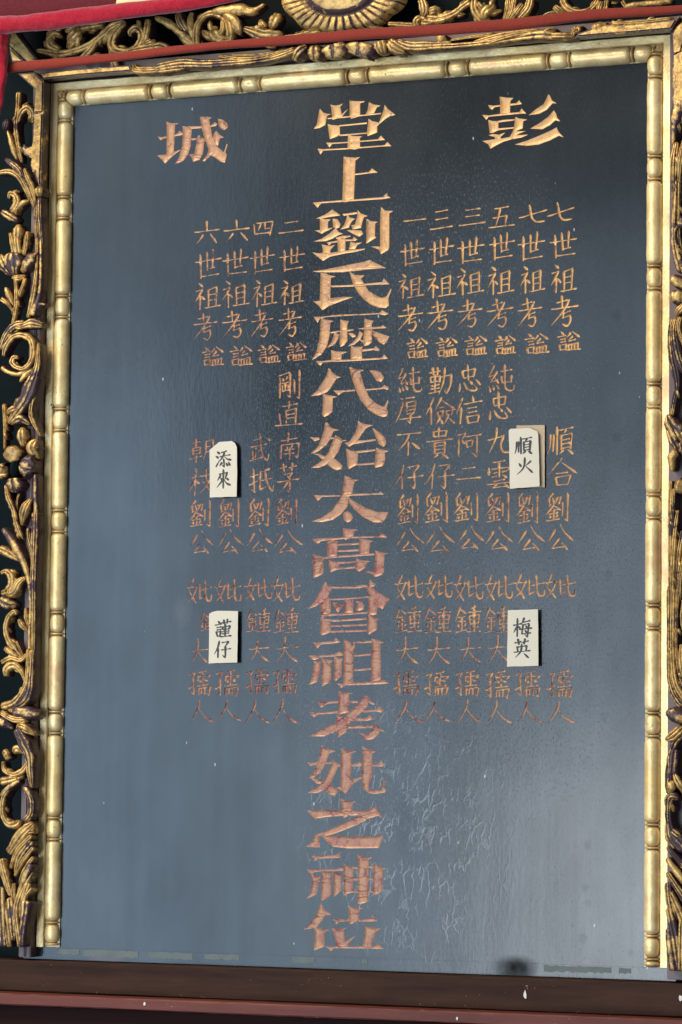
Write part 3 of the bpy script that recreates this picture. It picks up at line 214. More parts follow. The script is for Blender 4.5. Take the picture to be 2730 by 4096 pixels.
lJ -56.3,-597.1,4.3 -41.5,-604.1,5.3 -28.4,-604.8,5.3
dJ -56.1,-606,8.5 -50.2,-608.6,7.8 -42.8,-613.3,2.5
lJ -38.5,-610.4,4.2 -29,-613,7.4 -18.7,-619,2.1
dJ -37.7,-613,6.4 -30.2,-625.1,9.9 -23.4,-639,8.4 -22.3,-654.9,6.7 -20.9,-670.8,3.9
lJ -42.3,-636.6,4.2 -37.3,-632.8,7.4 -28.5,-637.2,2.5
sJ -46.6,-643,5.7 -50,-636.7,5.7 -53.2,-639.2,3.5
sJ -53.5,-645,2.8 -50.7,-653.9,3.9 -40.5,-657.6,4.6 -31.1,-653.7,5.3 -26.3,-645.4,2.5
sJ -54.9,-664.8,6.4 -42.6,-662.1,6.7 -31,-657.5,4.9
dJ -53.1,-679.4,5.7 -44.6,-669.8,5.3 -34.5,-663.6,3.2
dJ -30,-669.9,3.9 -23.4,-675.9,5.3 -21.6,-687.9,4.4
sK -45.3,-671,4.9 -51.2,-681.4,4.3 -51.5,-696.2,4.3 -45.8,-705.7,5.1 -37.4,-705.6,7 -34.5,-701.9,2.9
dK -28.8,-670.8,4.9 -21.9,-681,6.1 -22.4,-694.3,6.1 -28.2,-701.8,6.9
lK -18.5,-704.6,5.7 -31.3,-715.8,9.8 -46.1,-733.8,6.6
lK -16.6,-711.2,4.9 -24.6,-712,6.5 -31.3,-717.3,4.9
sK -19.1,-716.3,3.7 -35.2,-731.4,4.3 -43.7,-748.5,2.9
sK -18,-727.4,3.7 -29.9,-740.8,4.2 -40.2,-755.8,2.9
sK -17.8,-736.9,3.7 -28.1,-751.1,4.2 -34.1,-763,2.9
sK -18.8,-750.9,4.5 -29.4,-768,5.3 -35.8,-788,5.3 -33.6,-810,4.5 -32.3,-823.9,4.1
sK -19.4,-766.3,3.7 -26.7,-776.8,4.2 -31,-796,2.9
dK -19.4,-721.5,5.7 -33.4,-737.9,5.7 -39,-752.8,3.3
dK -19,-743.6,6.5 -26.3,-756.9,6.5 -34.3,-774.8,4.1
dK -22,-762,5.7 -29.9,-784.2,4.9 -31.3,-798.9,3.3
dK -43.6,-776.4,6.1 -39.8,-795.5,7.8 -38.5,-818.2,4.5
lK -52.8,-739.1,4.9 -49.1,-755.2,7 -43.2,-775,4.1
sK -49.9,-779.5,4.9 -45.6,-803,6.1 -43.3,-824.2,5.1
dK -23.3,-778.9,9 -24.7,-791.4,7.7 -28.2,-809.8,6.1 -29.6,-823.8,5.1
dK -38.8,-762.4,3.3 -38.5,-774.9,4.9 -39.3,-780.8,3.3
dK -53.1,-766.4,6.6 -50.8,-795.8,8.2 -49.4,-824.4,8.2
dN 635.4,-41.3,8.9 633.3,-51.4,10.2 630.5,-62.8,6.5 629.1,-74.9,4.2 627.8,-81.6,1.2
dN 631.6,-79.8,4.1 629.9,-96.7,6.5 629.3,-117,4.4 628.7,-138.7,2.4
lN 639,-78.3,2.7 636.3,-93.7,5.1 634.2,-107.2,4.4 633.2,-117.3,3.8
sN 633.2,-115.9,4.1 633.6,-144.4,2.9 634.4,-171.5,3.3 639.4,-193.4,3.4
dN 632.2,-114.5,2.7 631.4,-130.7,2.9 630.5,-151,2.9 630.9,-167.9,3.1 634.5,-185,4.4 638.7,-200.1,4.1
dN 641.4,-152.3,8.8 636.5,-154,8.9 632.2,-152.4,3.4
dN 629.4,-137.4,2.7 628.7,-157.7,3.4 629.5,-178,4.1 634.5,-198.5,4.1
dO 641.5,-195.3,7.5 634.5,-189.5,5.5
dO 625.7,-203.3,3.4 631,-206.2,8.5 641.6,-212.8,6.1
dO 625.4,-222.2,3.1 632.5,-221.5,10.5 641.6,-221.6,7.5
lO 641.6,-228,4.1 634.6,-234.1,5.8 630.8,-238.3,3.1
dO 628,-240.8,4.1 626.6,-258,4.4 628.4,-274.9,5.8 632,-290.5,6.5 633.1,-302,4.6 630,-315.3,4.2 627.1,-329.3,3.1
dO 632.2,-240,3.4 630.5,-254.8,5.8 634.8,-278.5,7.1 641.8,-293.6,4.1
lO 636,-239.2,4.1 634.3,-251.6,3.7 641.7,-269.4,4.1
sO 627.6,-244.5,1.7 627.7,-264.8,2 631.3,-285.1,2.7
dO 625,-327.9,2 628,-335.4,10.2 636.4,-347.1,13.6
dP 625.3,-339.1,4.8 630.1,-351.3,7.8 634.7,-360.8,3.7
lP 628,-336.5,5.4 635,-343.4,8.1 639.9,-351.6,6.1
dP 637.1,-352.9,4.1 640.6,-359,10.8 642.1,-365.1,6.8
lP 634,-361.5,5.4 628.4,-366.7,6.5 628.3,-378.8,3.1
lP 632,-390.9,4.1 636.6,-392.4,11.2 642.1,-393.8,10.1
sP 627.4,-387.5,2.7 626.8,-404.8,3.5 626.5,-424.9,3.5 626.3,-451.6,3.5 626.1,-496.3,3.5
dP 630.6,-394.2,3.5 629.8,-411.6,3.5 628.3,-438.3,3.5 627.7,-458.3,2.8 627.8,-496.4,3
sP 634.7,-414.4,2.6 632.5,-431.7,3.5 630.5,-458.4,3.9 629.2,-478.4,3.5 629.2,-496.4,3.3
dP 639.1,-432.5,4.1 635.4,-451.8,3.9 633.3,-471.8,3.9 631.5,-496.4,3.9
lP 641.6,-450.6,3.4 637.5,-471.8,3.2 634.5,-496.4,3.2
dQ 625.8,-482.8,3.7 626.5,-524.1,4.2 625.9,-550.7,3.5 626.7,-567.3,4.2 630.9,-580.6,5.7 639.3,-591.2,6.1
sQ 629.7,-482.8,4.1 629.3,-517.5,4.2 630.1,-550.7,4.2 633,-570.6,4.9 642.1,-585.9,4.7
dQ 634.4,-482.9,3.1 632.8,-517.5,3.1 632.9,-544.1,3.1 635.7,-564,3.5 642.1,-578.6,3.4
lQ 639.6,-494.3,2.4 638.4,-510.9,3.7 637.7,-522.2,1.7
lQ 637.4,-534.8,2.4 638.5,-550.7,5.1 642,-569.3,4
dQ 623.7,-596.5,3 630.3,-597.2,10.1 642.8,-601.1,10.1
lQ 623.5,-620.1,2.4 630.4,-617,7.8 639.4,-608.4,6.1
dQ 627.3,-641.5,5.1 631.8,-623.6,5.7 640.8,-613.7,5.4
dS 627.7,-634.9,5.6 626.4,-656.7,6 626.2,-668.5,4.2
dS 632.5,-628.5,6.7 630.6,-647.5,6.9 629.7,-656.6,5.6
lS 630.7,-656.6,4.6 628.8,-662.1,7.9 626.9,-668.5,3.7
lS 631.6,-649.4,2.3 635.9,-657.5,5.5 642.6,-667.4,5.5
dS 636,-672,4.2 628.3,-671.6,6.9 626.3,-683.9,4.8 627.5,-697.5,5.7 631.3,-706.4,9.7 642.8,-717.1,11
sS 625.4,-691.1,2.8 626.6,-706.5,5.7 633.3,-716.4,5.5
dS 625.2,-715.6,3.2 642.8,-735.1,6
lS 625.5,-725.6,4.2 642.9,-747.8,6.4
dS 625.5,-738.2,4.2 642.9,-764,6.9
lS 626.1,-751.8,4.2 637.3,-774.1,6 643,-789.2,5.5
dS 626.6,-769.8,5.5 632.6,-792.2,6.9 637.5,-825.4,6.4
dS 626.4,-787.9,4.6 628.8,-810.3,6 630.8,-825.6,6
sS 640.1,-778.5,4.6 639.3,-810,5.7 638.4,-825.3,4.6
dS 626.2,-747.2,5.5 627.7,-765.3,5.5 632.6,-783.2,5.5"""
PLATES="""-57.7,72.6 -55.2,75.6 -50.8,74.6 -49.5,70.9 -23.9,40.6 -38.2,41.1 -59.3,61.1
-59,59.1 -39.9,41.2 -55.8,43.7 -58.1,51.5
-24.3,30.3 19.7,31.3 74.8,30.8 78.3,24.7 19.8,24.7 -20.4,23.6
-48.7,31.3 -29.9,31.6 -19.5,21.8 -19.7,-9.7 -30.4,-9 -29.6,14.4 -41.7,25.2
-31.1,-8.9 -27.1,-9.2 -19.9,-9.7 -20.3,-25.2 -20.9,-51.3 -21.2,-70.8 -21,-82.5 -23.8,-81.1 -26.2,-73.8 -27.2,-67.2 -30.8,-67 -33.2,-60.3 -31.8,-53.8 -40,-50.1 -43.1,-43.3 -40.9,-39.5 -37.6,-43 -32.4,-41.7 -31.3,-37.5 -30.3,-18
534.9,23.2 537.3,26.7 550.5,29.6 557,31.8 573.4,30.9 627.7,32.1 634.5,34.7 627.7,23.4 584.8,23.2 553.8,23.3
630.9,23.7 641.3,33 641.4,17.5 636.6,0.8 628.6,-0.1 627.7,18.5
628.6,-0.1 641.4,5.1 641.6,-53.7 628.8,-53.6"""
SLIPS=[([(463.4, -335.5), (465, -334), (483.9, -333.7), (485.1, -334.2), (491.4, -337.1), (492.5, -339.4), (493.3, -356.5), (494.4, -386.8), (494.1, -388), (465.1, -389.6)], [('shun', 469.5, 486.5, -341.5, -357.7), ('huo', 471.4, 488.3, -360.7, -376.9)]), ([(463.7, -502.3), (464.4, -501.8), (493.3, -501.2), (494.1, -553.1), (463.4, -553.8)], [('mei', 469.3, 487.7, -509.1, -526.3), ('ying', 469.9, 486.2, -528.4, -545.7)]), ([(156, -344.9), (157.9, -343.6), (162.7, -340.1), (166.3, -337.6), (179.4, -337), (183.1, -339.3), (184.9, -343), (185.6, -364.5), (185.7, -390.6), (157.2, -390.8)], [('tian', 162.4, 180.1, -346, -361.8), ('lai', 163.8, 180.1, -364.3, -382.3)]), ([(157.9, -502.5), (160.8, -500.8), (166.2, -499.6), (188.3, -500), (188.3, -549.1), (158.3, -549.7)], [('jin', 164.3, 181.5, -507.4, -524.2), ('zai', 163.9, 181.7, -528.3, -544.5)])]
SLIP_BACK=[(470.1, -330.7), (497.8, -331.2), (498.2, -388.9), (470.6, -388.7)]
BEADS=[[97, 194.2, 306.9, 409.3, 510.4], [-101.1, -199, -310.5, -410.1, -510, -606.7, -709.5, -810.6], [-98.6, -199.5, -307.7, -408.7, -509.2, -606.3, -706.8, -806.4]]
CORD=[(-66.2, 28.8, 11.4), (-49.5, 30.3, 10.9), (-16.1, 30.1, 9.9), (33.4, 30.7, 9.1), (87.7, 31.6, 8.3), (141.4, 33.6, 8.2), (194.3, 34.7, 7.9), (246.6, 34.3, 9.1), (298.3, 34, 9.7), (349.3, 33.8, 10.4), (399.6, 32.3, 10.3), (449.4, 32, 10.9), (498.5, 32.1, 10.7), (547, 34.3, 9.9), (583, 34.2, 9.4), (618.6, 33.2, 8.4), (649.3, 33, 7.3), (665.7, 33.1, 6.8)]
SWAG=[(-62.4, 68.8, 22.3), (-42.9, 68.8, 19.3), (-20.8, 69.3, 16.3), (6.8, 69.6, 17.7), (39.6, 70.7, 17.6), (80.3, 71.8, 16.1), (120.6, 73.5, 15), (147.2, 74.3, 14.5), (173.7, 75.7, 14), (213, 79.7, 13.4), (264.9, 86.2, 12.9)]
DROP=[(-46.2, 75.6, 28.6), (-45.5, 55.8, 19.5), (-44, 38.4, 17.2), (-43.7, 21.1, 16.1), (-45.5, 4, 13), (-48, -13, 12), (-52, -32.5, 11.4), (-58.7, -61.5, 11.4)]
DRAPE=[(-71, 68.5), (73.4, 84.3), (137, 91.4), (136.6, 113.3), (-72.3, 130.9)]
PAPER=[(80.3, 80.6), (82.8, 93.1), (159.4, 94), (143.6, 81.8), (127.6, 80.7)]
RESIDUE=[(-2, 21.8, -825.1, -831.2), (25.4, 85.5, -825.2, -832.5), (97.2, 143.6, -824.7, -831.9), (156.3, 193, -824.7, -830.9), (247.4, 271, -824.8, -831.3), (319.5, 325, -825.4, -830.4), (500, 565, -824.4, -831.6), (572.3, 583.7, -824.9, -831.2)]

# ---------------------------------------------------------------- camera, light, exposure
cam_d = bpy.data.cameras.new('camera'); cam = bpy.data.objects.new('camera', cam_d)
scene.collection.objects.link(cam); scene.camera = cam
cam_d.sensor_fit = 'VERTICAL'; cam_d.sensor_height = 36.0
cam_d.lens = 36.0*CAM_F/4096.0
cam_d.clip_start = 0.05; cam_d.clip_end = 60.0
r_, u_, b_ = (Vector(v) for v in CAM_AXES)
mw = Matrix((r_, u_, b_)).transposed().to_4x4()
mw.translation = Vector((CAM_LOC[0]/1000, CAM_LOC[1]/1000, CAM_LOC[2]/1000+Z0))
cam.matrix_world = mw
world = bpy.data.worlds.new('World'); scene.world = world; world.use_nodes = True
bg = world.node_tree.nodes['Background']
bg.inputs['Color'].default_value = (.80, .88, 1.0, 1); bg.inputs['Strength'].default_value = .24
def area(name, loc, target, sx, sy, power, color):
    d = bpy.data.lights.new(name, 'AREA'); d.shape = 'RECTANGLE'; d.size = sx; d.size_y = sy; d.energy = power; d.color = color
    o = bpy.data.objects.new(name, d); scene.collection.objects.link(o)
    o.location = loc
    o.rotation_euler = (Vector(target)-Vector(loc)).to_track_quat('-Z', 'Y').to_euler()
    return o
zc = Z0-.40
def sheen_panel(name, x0, x1, z0, z1, y, radiance, color):  # added area lamp out of view, sized to shape the board's reflection
    a = (x1-x0)*(z1-z0); c = ((x0+x1)/2, y, Z0+(z0+z1)/2)
    return area(name, c, (c[0], c[1]+1, c[2]), x1-x0, z1-z0, radiance*math.pi*a, color)
sheen_panel('sheen_lamp_left', -2.7, -1.31, -1.9, .22, -3.0, 3.7, (.55, .76, 1.0))  # unseen lamps stacked to grade the sheen across the lacquer
sheen_panel('sheen_lamp_upper_left', -2.7, -1.22, .26, .9, -3.0, 2.0, (.55, .76, 1.0))
sheen_panel('sheen_lamp_low', -1.29, -.80, -1.9, -.42, -3.0, 3.5, (.58, .79, 1.0))
sheen_panel('sheen_lamp_middle', -1.29, -.80, -.41, -.10, -3.0, 2.5, (.60, .80, 1.0))
sheen_panel('sheen_lamp_right', -.73, .25, -1.9, -.60, -3.0, 7.4, (.82, .91, 1.0))
sheen_panel('sheen_lamp_side', -.78, .25, -.58, -.10, -3.0, 3.5, (.66, .82, 1.0))
sheen_panel('sheen_lamp_upper', -.96, .2, -.08, .36, -3.0, 1.9, (.62, .80, 1.0))
area('key_lamp_front', (-1.05, -2.0, Z0+1.35), (0.25, 0, zc), 1.3, 1.1, 102, (1.0, .87, .66))  # added key lamp out of view, brightens the gold and the slips
vs_ = scene.view_settings
vs_.view_transform = 'Standard'; vs_.look = 'None'; vs_.exposure = 0.0; vs_.gamma = 1.0; vs_.use_curve_mapping = False
scene.cycles.max_bounces = 6
# ---------------------------------------------------------------- helpers
from mathutils.geometry import delaunay_2d_cdt
rnd = random.Random(7)
COL = scene.collection
def W(x, z, y=0.0):                      # millimetres on the tablet -> world metres
    return (x/1000.0, y/1000.0, z/1000.0 + Z0)
def link(name, me, mat, parent=None, loc=None):
    o = bpy.data.objects.new(name, me)
    COL.objects.link(o)
    if mat is not None:
        for m in (mat if isinstance(mat, (list, tuple)) else [mat]):
            me.materials.append(m)
    if parent is not None:
        o.parent = parent
    return o
def mesh(name, verts, faces, smooth=False, attrs=None, fmat=None):
    me = bpy.data.meshes.new(name)
    me.from_pydata(verts, [], faces)
    if smooth:
        me.polygons.foreach_set('use_smooth', [True]*len(me.polygons))
    if fmat:
        me.polygons.foreach_set('material_index', fmat)
    if attrs:
        for an, vals in attrs.items():
            a = me.attributes.new(an, 'FLOAT', 'POINT')
            a.data.foreach_set('value', vals)
    me.update()
    return me
def fix_normals(me):
    bm = bmesh.new(); bm.from_mesh(me)
    bmesh.ops.recalc_face_normals(bm, faces=bm.faces)
    bm.to_mesh(me); bm.free()
def thing(name, label, cat, group=None, loc=(0, 0, 0)):
    o = bpy.data.objects.new(name, None)
    o.empty_display_size = 0.02
    COL.objects.link(o)
    return tag(o, label, cat, group)
def tag(o, label, cat, group=None):
    o['label'] = label; o['category'] = cat
    if group: o['group'] = group
    return o
def box(name, x0, x1, y0, y1, z0, z1, mat, parent=None, bevel=0.0, seg=2, nx=1):
    bm = bmesh.new()
    bmesh.ops.create_cube(bm, size=1.0)
    for v in bm.verts:
        v.co.x = x0 + (v.co.x+.5)*(x1-x0); v.co.y = y0 + (v.co.y+.5)*(y1-y0); v.co.z = z0 + (v.co.z+.5)*(z1-z0)
    if bevel:
        bmesh.ops.bevel(bm, geom=bm.edges[:], offset=bevel, segments=seg, affect='EDGES')
    for v in bm.verts:
        v.co = W(v.co.x, v.co.z, v.co.y)
    me = bpy.data.meshes.new(name); bm.to_mesh(me); bm.free()
    return link(name, me, mat, parent)
def area2(p):
    return sum(p[i][0]*p[(i+1) % len(p)][1]-p[(i+1) % len(p)][0]*p[i][1] for i in range(len(p)))
def ccw(p):
    return p if area2(p) > 0 else p[::-1]
def hull(pts):
    pts = sorted(set(pts)); lo = []; up = []
    for q in pts:
        while len(lo) > 1 and (lo[-1][0]-lo[-2][0])*(q[1]-lo[-2][1])-(lo[-1][1]-lo[-2][1])*(q[0]-lo[-2][0]) <= 0: lo.pop()
        lo.append(q)
    for q in reversed(pts):
        while len(up) > 1 and (up[-1][0]-up[-2][0])*(q[1]-up[-2][1])-(up[-1][1]-up[-2][1])*(q[0]-up[-2][0]) <= 0: up.pop()
        up.append(q)
    return lo[:-1]+up[:-1]
def cdt(polys, pts=(), extra=None):
    vs = []; fs = []
    for p in polys:
        fs.append(list(range(len(vs), len(vs)+len(p)))); vs += [Vector(q) for q in p]
    vs += [Vector(q) for q in pts]
    r = delaunay_2d_cdt(vs, [], fs, 1, 1e-3, True)
    k = [i for i, o in enumerate(r[5]) if len(o)]           # keep only what lies inside a stroke
    return r[0], r[1], [r[2][i] for i in k], r[3], r[4], [r[5][i] for i in k]

# ---------------------------------------------------------------- brush strokes
PROF = {'h': [(0, 2.2), (.12, 3.0), (.28, 1.9), (.75, 1.9), (.92, 3.5), (1, 2.8)],
        'v': [(0, 2.6), (.1, 5.0), (.5, 4.0), (.9, 3.9), (1, 2.8)],
        'p': [(0, 2.6), (.12, 4.8), (.55, 3.4), (1, .9)],
        'n': [(0, 1.3), (.45, 3.0), (.78, 5.0), (1, .8)],
        'd': [(0, 1.4), (.65, 5.0), (1, 3.2)],
        't': [(0, 3.2), (.25, 3.6), (1, .8)],
        'k': [(0, 2.6), (.1, 4.8), (.5, 3.6), (.85, 3.8), (1, 2.2)]}
def lerp_prof(pr, t):
    for (a, ra), (b, rb) in zip(pr, pr[1:]):
        if t <= b: return ra+(rb-ra)*(t-a)/max(b-a, 1e-6)
    return pr[-1][1]
def parse_glyphs(s):
    out = {}
    for ln in s.split('\n'):
        k, v = ln.split('|')
        st = []
        for tok in v.split():
            n = [float(q) for q in tok[1:].split(',')]
            st.append((tok[0], list(zip(n[0::2], n[1::2]))))
        out[k] = st
    return out
GL = parse_glyphs(GLYPHS)
def glyph_polys(g, x0, x1, zt, zb, rs=1.0, jit=1.0, r=rnd):
    """convex pieces (mm) and centre-line points of one brushed character"""
    sx = (x1-x0)/100.0; sz = (zb-zt)/100.0; polys = []; mid = []
    sh = r.uniform(-.03, .03)*jit
    unit = 0.27*rs
    for kind, pts in GL[g]:
        j = [(px+r.uniform(-1, 1)*jit, py+r.uniform(-1, 1)*jit) for px, py in pts]
        if len(j) > 2:                       # smooth bends
            q = [j[0]]
            for a, b, c in zip(j, j[1:], j[2:]):
                q += [(b[0]*.6+a[0]*.4, b[1]*.6+a[1]*.4), (b[0]*.8+(a[0]+c[0])*.1, b[1]*.8+(a[1]+c[1])*.1), (b[0]*.6+c[0]*.4, b[1]*.6+c[1]*.4)]
            j = q+[j[-1]]
        P = [(x0+(px+sh*(py-50))*sx, zt+py*sz) for px, py in j]
        ln = [0.0]
        for a, b in zip(P, P[1:]): ln.append(ln[-1]+math.hypot(b[0]-a[0], b[1]-a[1]))
        L = ln[-1] or 1
        ts = sorted(set([t/L for t in ln]+[t for t, _ in PROF[kind]]))
        ts = [t for i, t in enumerate(ts) if i == 0 or t-ts[i-1] > .02]
        if ts[-1] < 1: ts[-1] = 1.0
        S = []
        wob = r.uniform(.9, 1.12)
        for t in ts:
            d = t*L; k = 0
            while k < len(P)-2 and ln[k+1] < d: k += 1
            f = (d-ln[k])/max(ln[k+1]-ln[k], 1e-6)
            S.append((P[k][0]+(P[k+1][0]-P[k][0])*f, P[k][1]+(P[k+1][1]-P[k][1])*f, lerp_prof(PROF[kind], t)*unit*wob*r.uniform(1-.16*jit, 1+.16*jit)))
        if kind in 'hvk' and L > 0:          # slanted brush entry
            a, b = S[0], S[1]; S[0] = (a[0]-unit*.8, a[1]+unit*1.0 if kind != 'h' else a[1]+unit*.4, a[2])
        for (ax, az, ar), (bx, bz, br) in zip(S, S[1:]):
            c = [(round(ax+ar*math.cos(q*math.pi/4+.3), 3), round(az+ar*math.sin(q*math.pi/4+.3), 3)) for q in range(8)]
            c += [(round(bx+br*math.cos(q*math.pi/4+.3), 3), round(bz+br*math.sin(q*math.pi/4+.3), 3)) for q in range(8)]
            polys.append(hull(c))
            mid += [((ax+bx)/2, (az+bz)/2), (bx, bz)]
    return polys, mid
def inside(p, poly):
    c = False; x, y = p; n = len(poly); j = n-1
    for i in range(n):
        xi, yi = poly[i]; xj, yj = poly[j]
        if (yi > y) != (yj > y) and x < (xj-xi)*(y-yi)/(yj-yi)+xi: c = not c
        j = i
    return c
def carved_mesh(name, polys, pts, depth, slope, rough=0.0):
    vs, es, fs, *_ = cdt(polys, pts)
    cnt = {}
    for f in fs:
        for a, b in zip(f, list(f[1:])+[f[0]]):
            k = (min(a, b), max(a, b)); cnt[k] = cnt.get(k, 0)+1
    bd = [k for k, c in cnt.items() if c == 1]
    V = np.array([(v.x, v.y) for v in vs]); A = V[[k[0] for k in bd]]; B = V[[k[1] for k in bd]]
    AB = B-A; L2 = (AB**2).sum(1)+1e-12
    onb = set(); [onb.update(k) for k in bd]
    co = []
    for i, v in enumerate(V):
        if i in onb: dep = 0.0
        else:
            t = np.clip(((v-A)*AB).sum(1)/L2, 0, 1)
            d = np.sqrt((((A+AB*t[:, None])-v)**2).sum(1).min())
            u = min(1.0, d/slope); dep = depth*(1-(1-u)**2)*(1+rough*rnd.uniform(-1, 1))
        co.append(W(v[0], v[1], dep))
    fs2 = [tuple(f) for f in fs]
    me = mesh(name, co, fs2, smooth=True)
    fl = [tuple(reversed(f)) if (V[f[1]][0]-V[f[0]][0])*(V[f[2]][1]-V[f[0]][1])-(V[f[1]][1]-V[f[0]][1])*(V[f[2]][0]-V[f[0]][0]) < 0 else tuple(f) for f in fs2]
    me2 = mesh(name, co, fl, smooth=True); bpy.data.meshes.remove(me)
    return me2

# ---------------------------------------------------------------- materials
def mat_new(name):
    m = bpy.data.materials.new(name); m.use_nodes = True
    nt = m.node_tree; b = nt.nodes['Principled BSDF']
    return m, nt, b
def N(nt, t, **kw):
    n = nt.nodes.new(t)
    for k, v in kw.items():
        if k in n.inputs: n.inputs[k].default_value = v
        else: setattr(n, k, v)
    return n
def coords(nt, scale=(1, 1, 1), rot=(0, 0, 0), loc=(0, 0, 0), src='Object'):
    tc = N(nt, 'ShaderNodeTexCoord'); mp = N(nt, 'ShaderNodeMapping')
    mp.inputs['Scale'].default_value = scale; mp.inputs['Rotation'].default_value = rot; mp.inputs['Location'].default_value = loc
    nt.links.new(tc.outputs[src], mp.inputs['Vector'])
    return mp.outputs['Vector']
def noise(nt, vec, scale, detail=4, rough=.6):
    n = N(nt, 'ShaderNodeTexNoise', Scale=scale, Detail=detail, Roughness=rough)
    nt.links.new(vec, n.inputs['Vector']); return n.outputs['Fac']
def ramp(nt, fac, stops):
    r = N(nt, 'ShaderNodeValToRGB'); e = r.color_ramp.elements
    while len(e) < len(stops): e.new(.5)
    for el, (p, c) in zip(e, stops):
        el.position = p; el.color = (c, c, c, 1) if not isinstance(c, tuple) else c+(1,)
    nt.links.new(fac, r.inputs['Fac']); return r.outputs['Color']
def math_(nt, op, a, b=None, c=None):
    n = N(nt, 'ShaderNodeMath', operation=op)
    for i, v in enumerate((a, b, c)):
        if v is None: continue
        if isinstance(v, (int, float)): n.inputs[i].default_value = v
        else: nt.links.new(v, n.inputs[i])
    return n.outputs[0]
def mixc(nt, fac, a, b):
    n = N(nt, 'ShaderNodeMix', data_type='RGBA')
    for i, v in ((0, fac), (6, a), (7, b)):
        if isinstance(v, tuple): n.inputs[i].default_value = v+(1,)
        elif isinstance(v, (int, float)): n.inputs[i].default_value = v
        else: nt.links.new(v, n.inputs[i])
    return n.outputs[2]
def bump(nt, b, h, strength, dist, chain=None):
    n = N(nt, 'ShaderNodeBump', Strength=strength, Distance=dist)
    nt.links.new(h, n.inputs['Height'])
    if chain: nt.links.new(chain, n.inputs['Normal'])
    nt.links.new(n.outputs['Normal'], b.inputs['Normal']); return n.outputs['Normal']
def setc(nt, b, sock, v):
    if isinstance(v, tuple): b.inputs[sock].default_value = v+(1,)
    elif isinstance(v, (int, float)): b.inputs[sock].default_value = v
    else: nt.links.new(v, b.inputs[sock])

def ellipse_mask(nt, cx, cz, rx, rz, soft=.5):
    """0..1 blob on the tablet, centre in mm"""
    v = coords(nt, scale=(1000/rx, 0, 1000/rz), loc=(-cx/rx, 0, -(cz/1000+Z0)*1000/rz))
    ln = N(nt, 'ShaderNodeVectorMath', operation='LENGTH'); nt.links.new(v, ln.inputs[0])
    return ramp(nt, ln.outputs['Value'], [(1-soft if soft < 1 else 0, 1.0), (1.0, 0.0)])

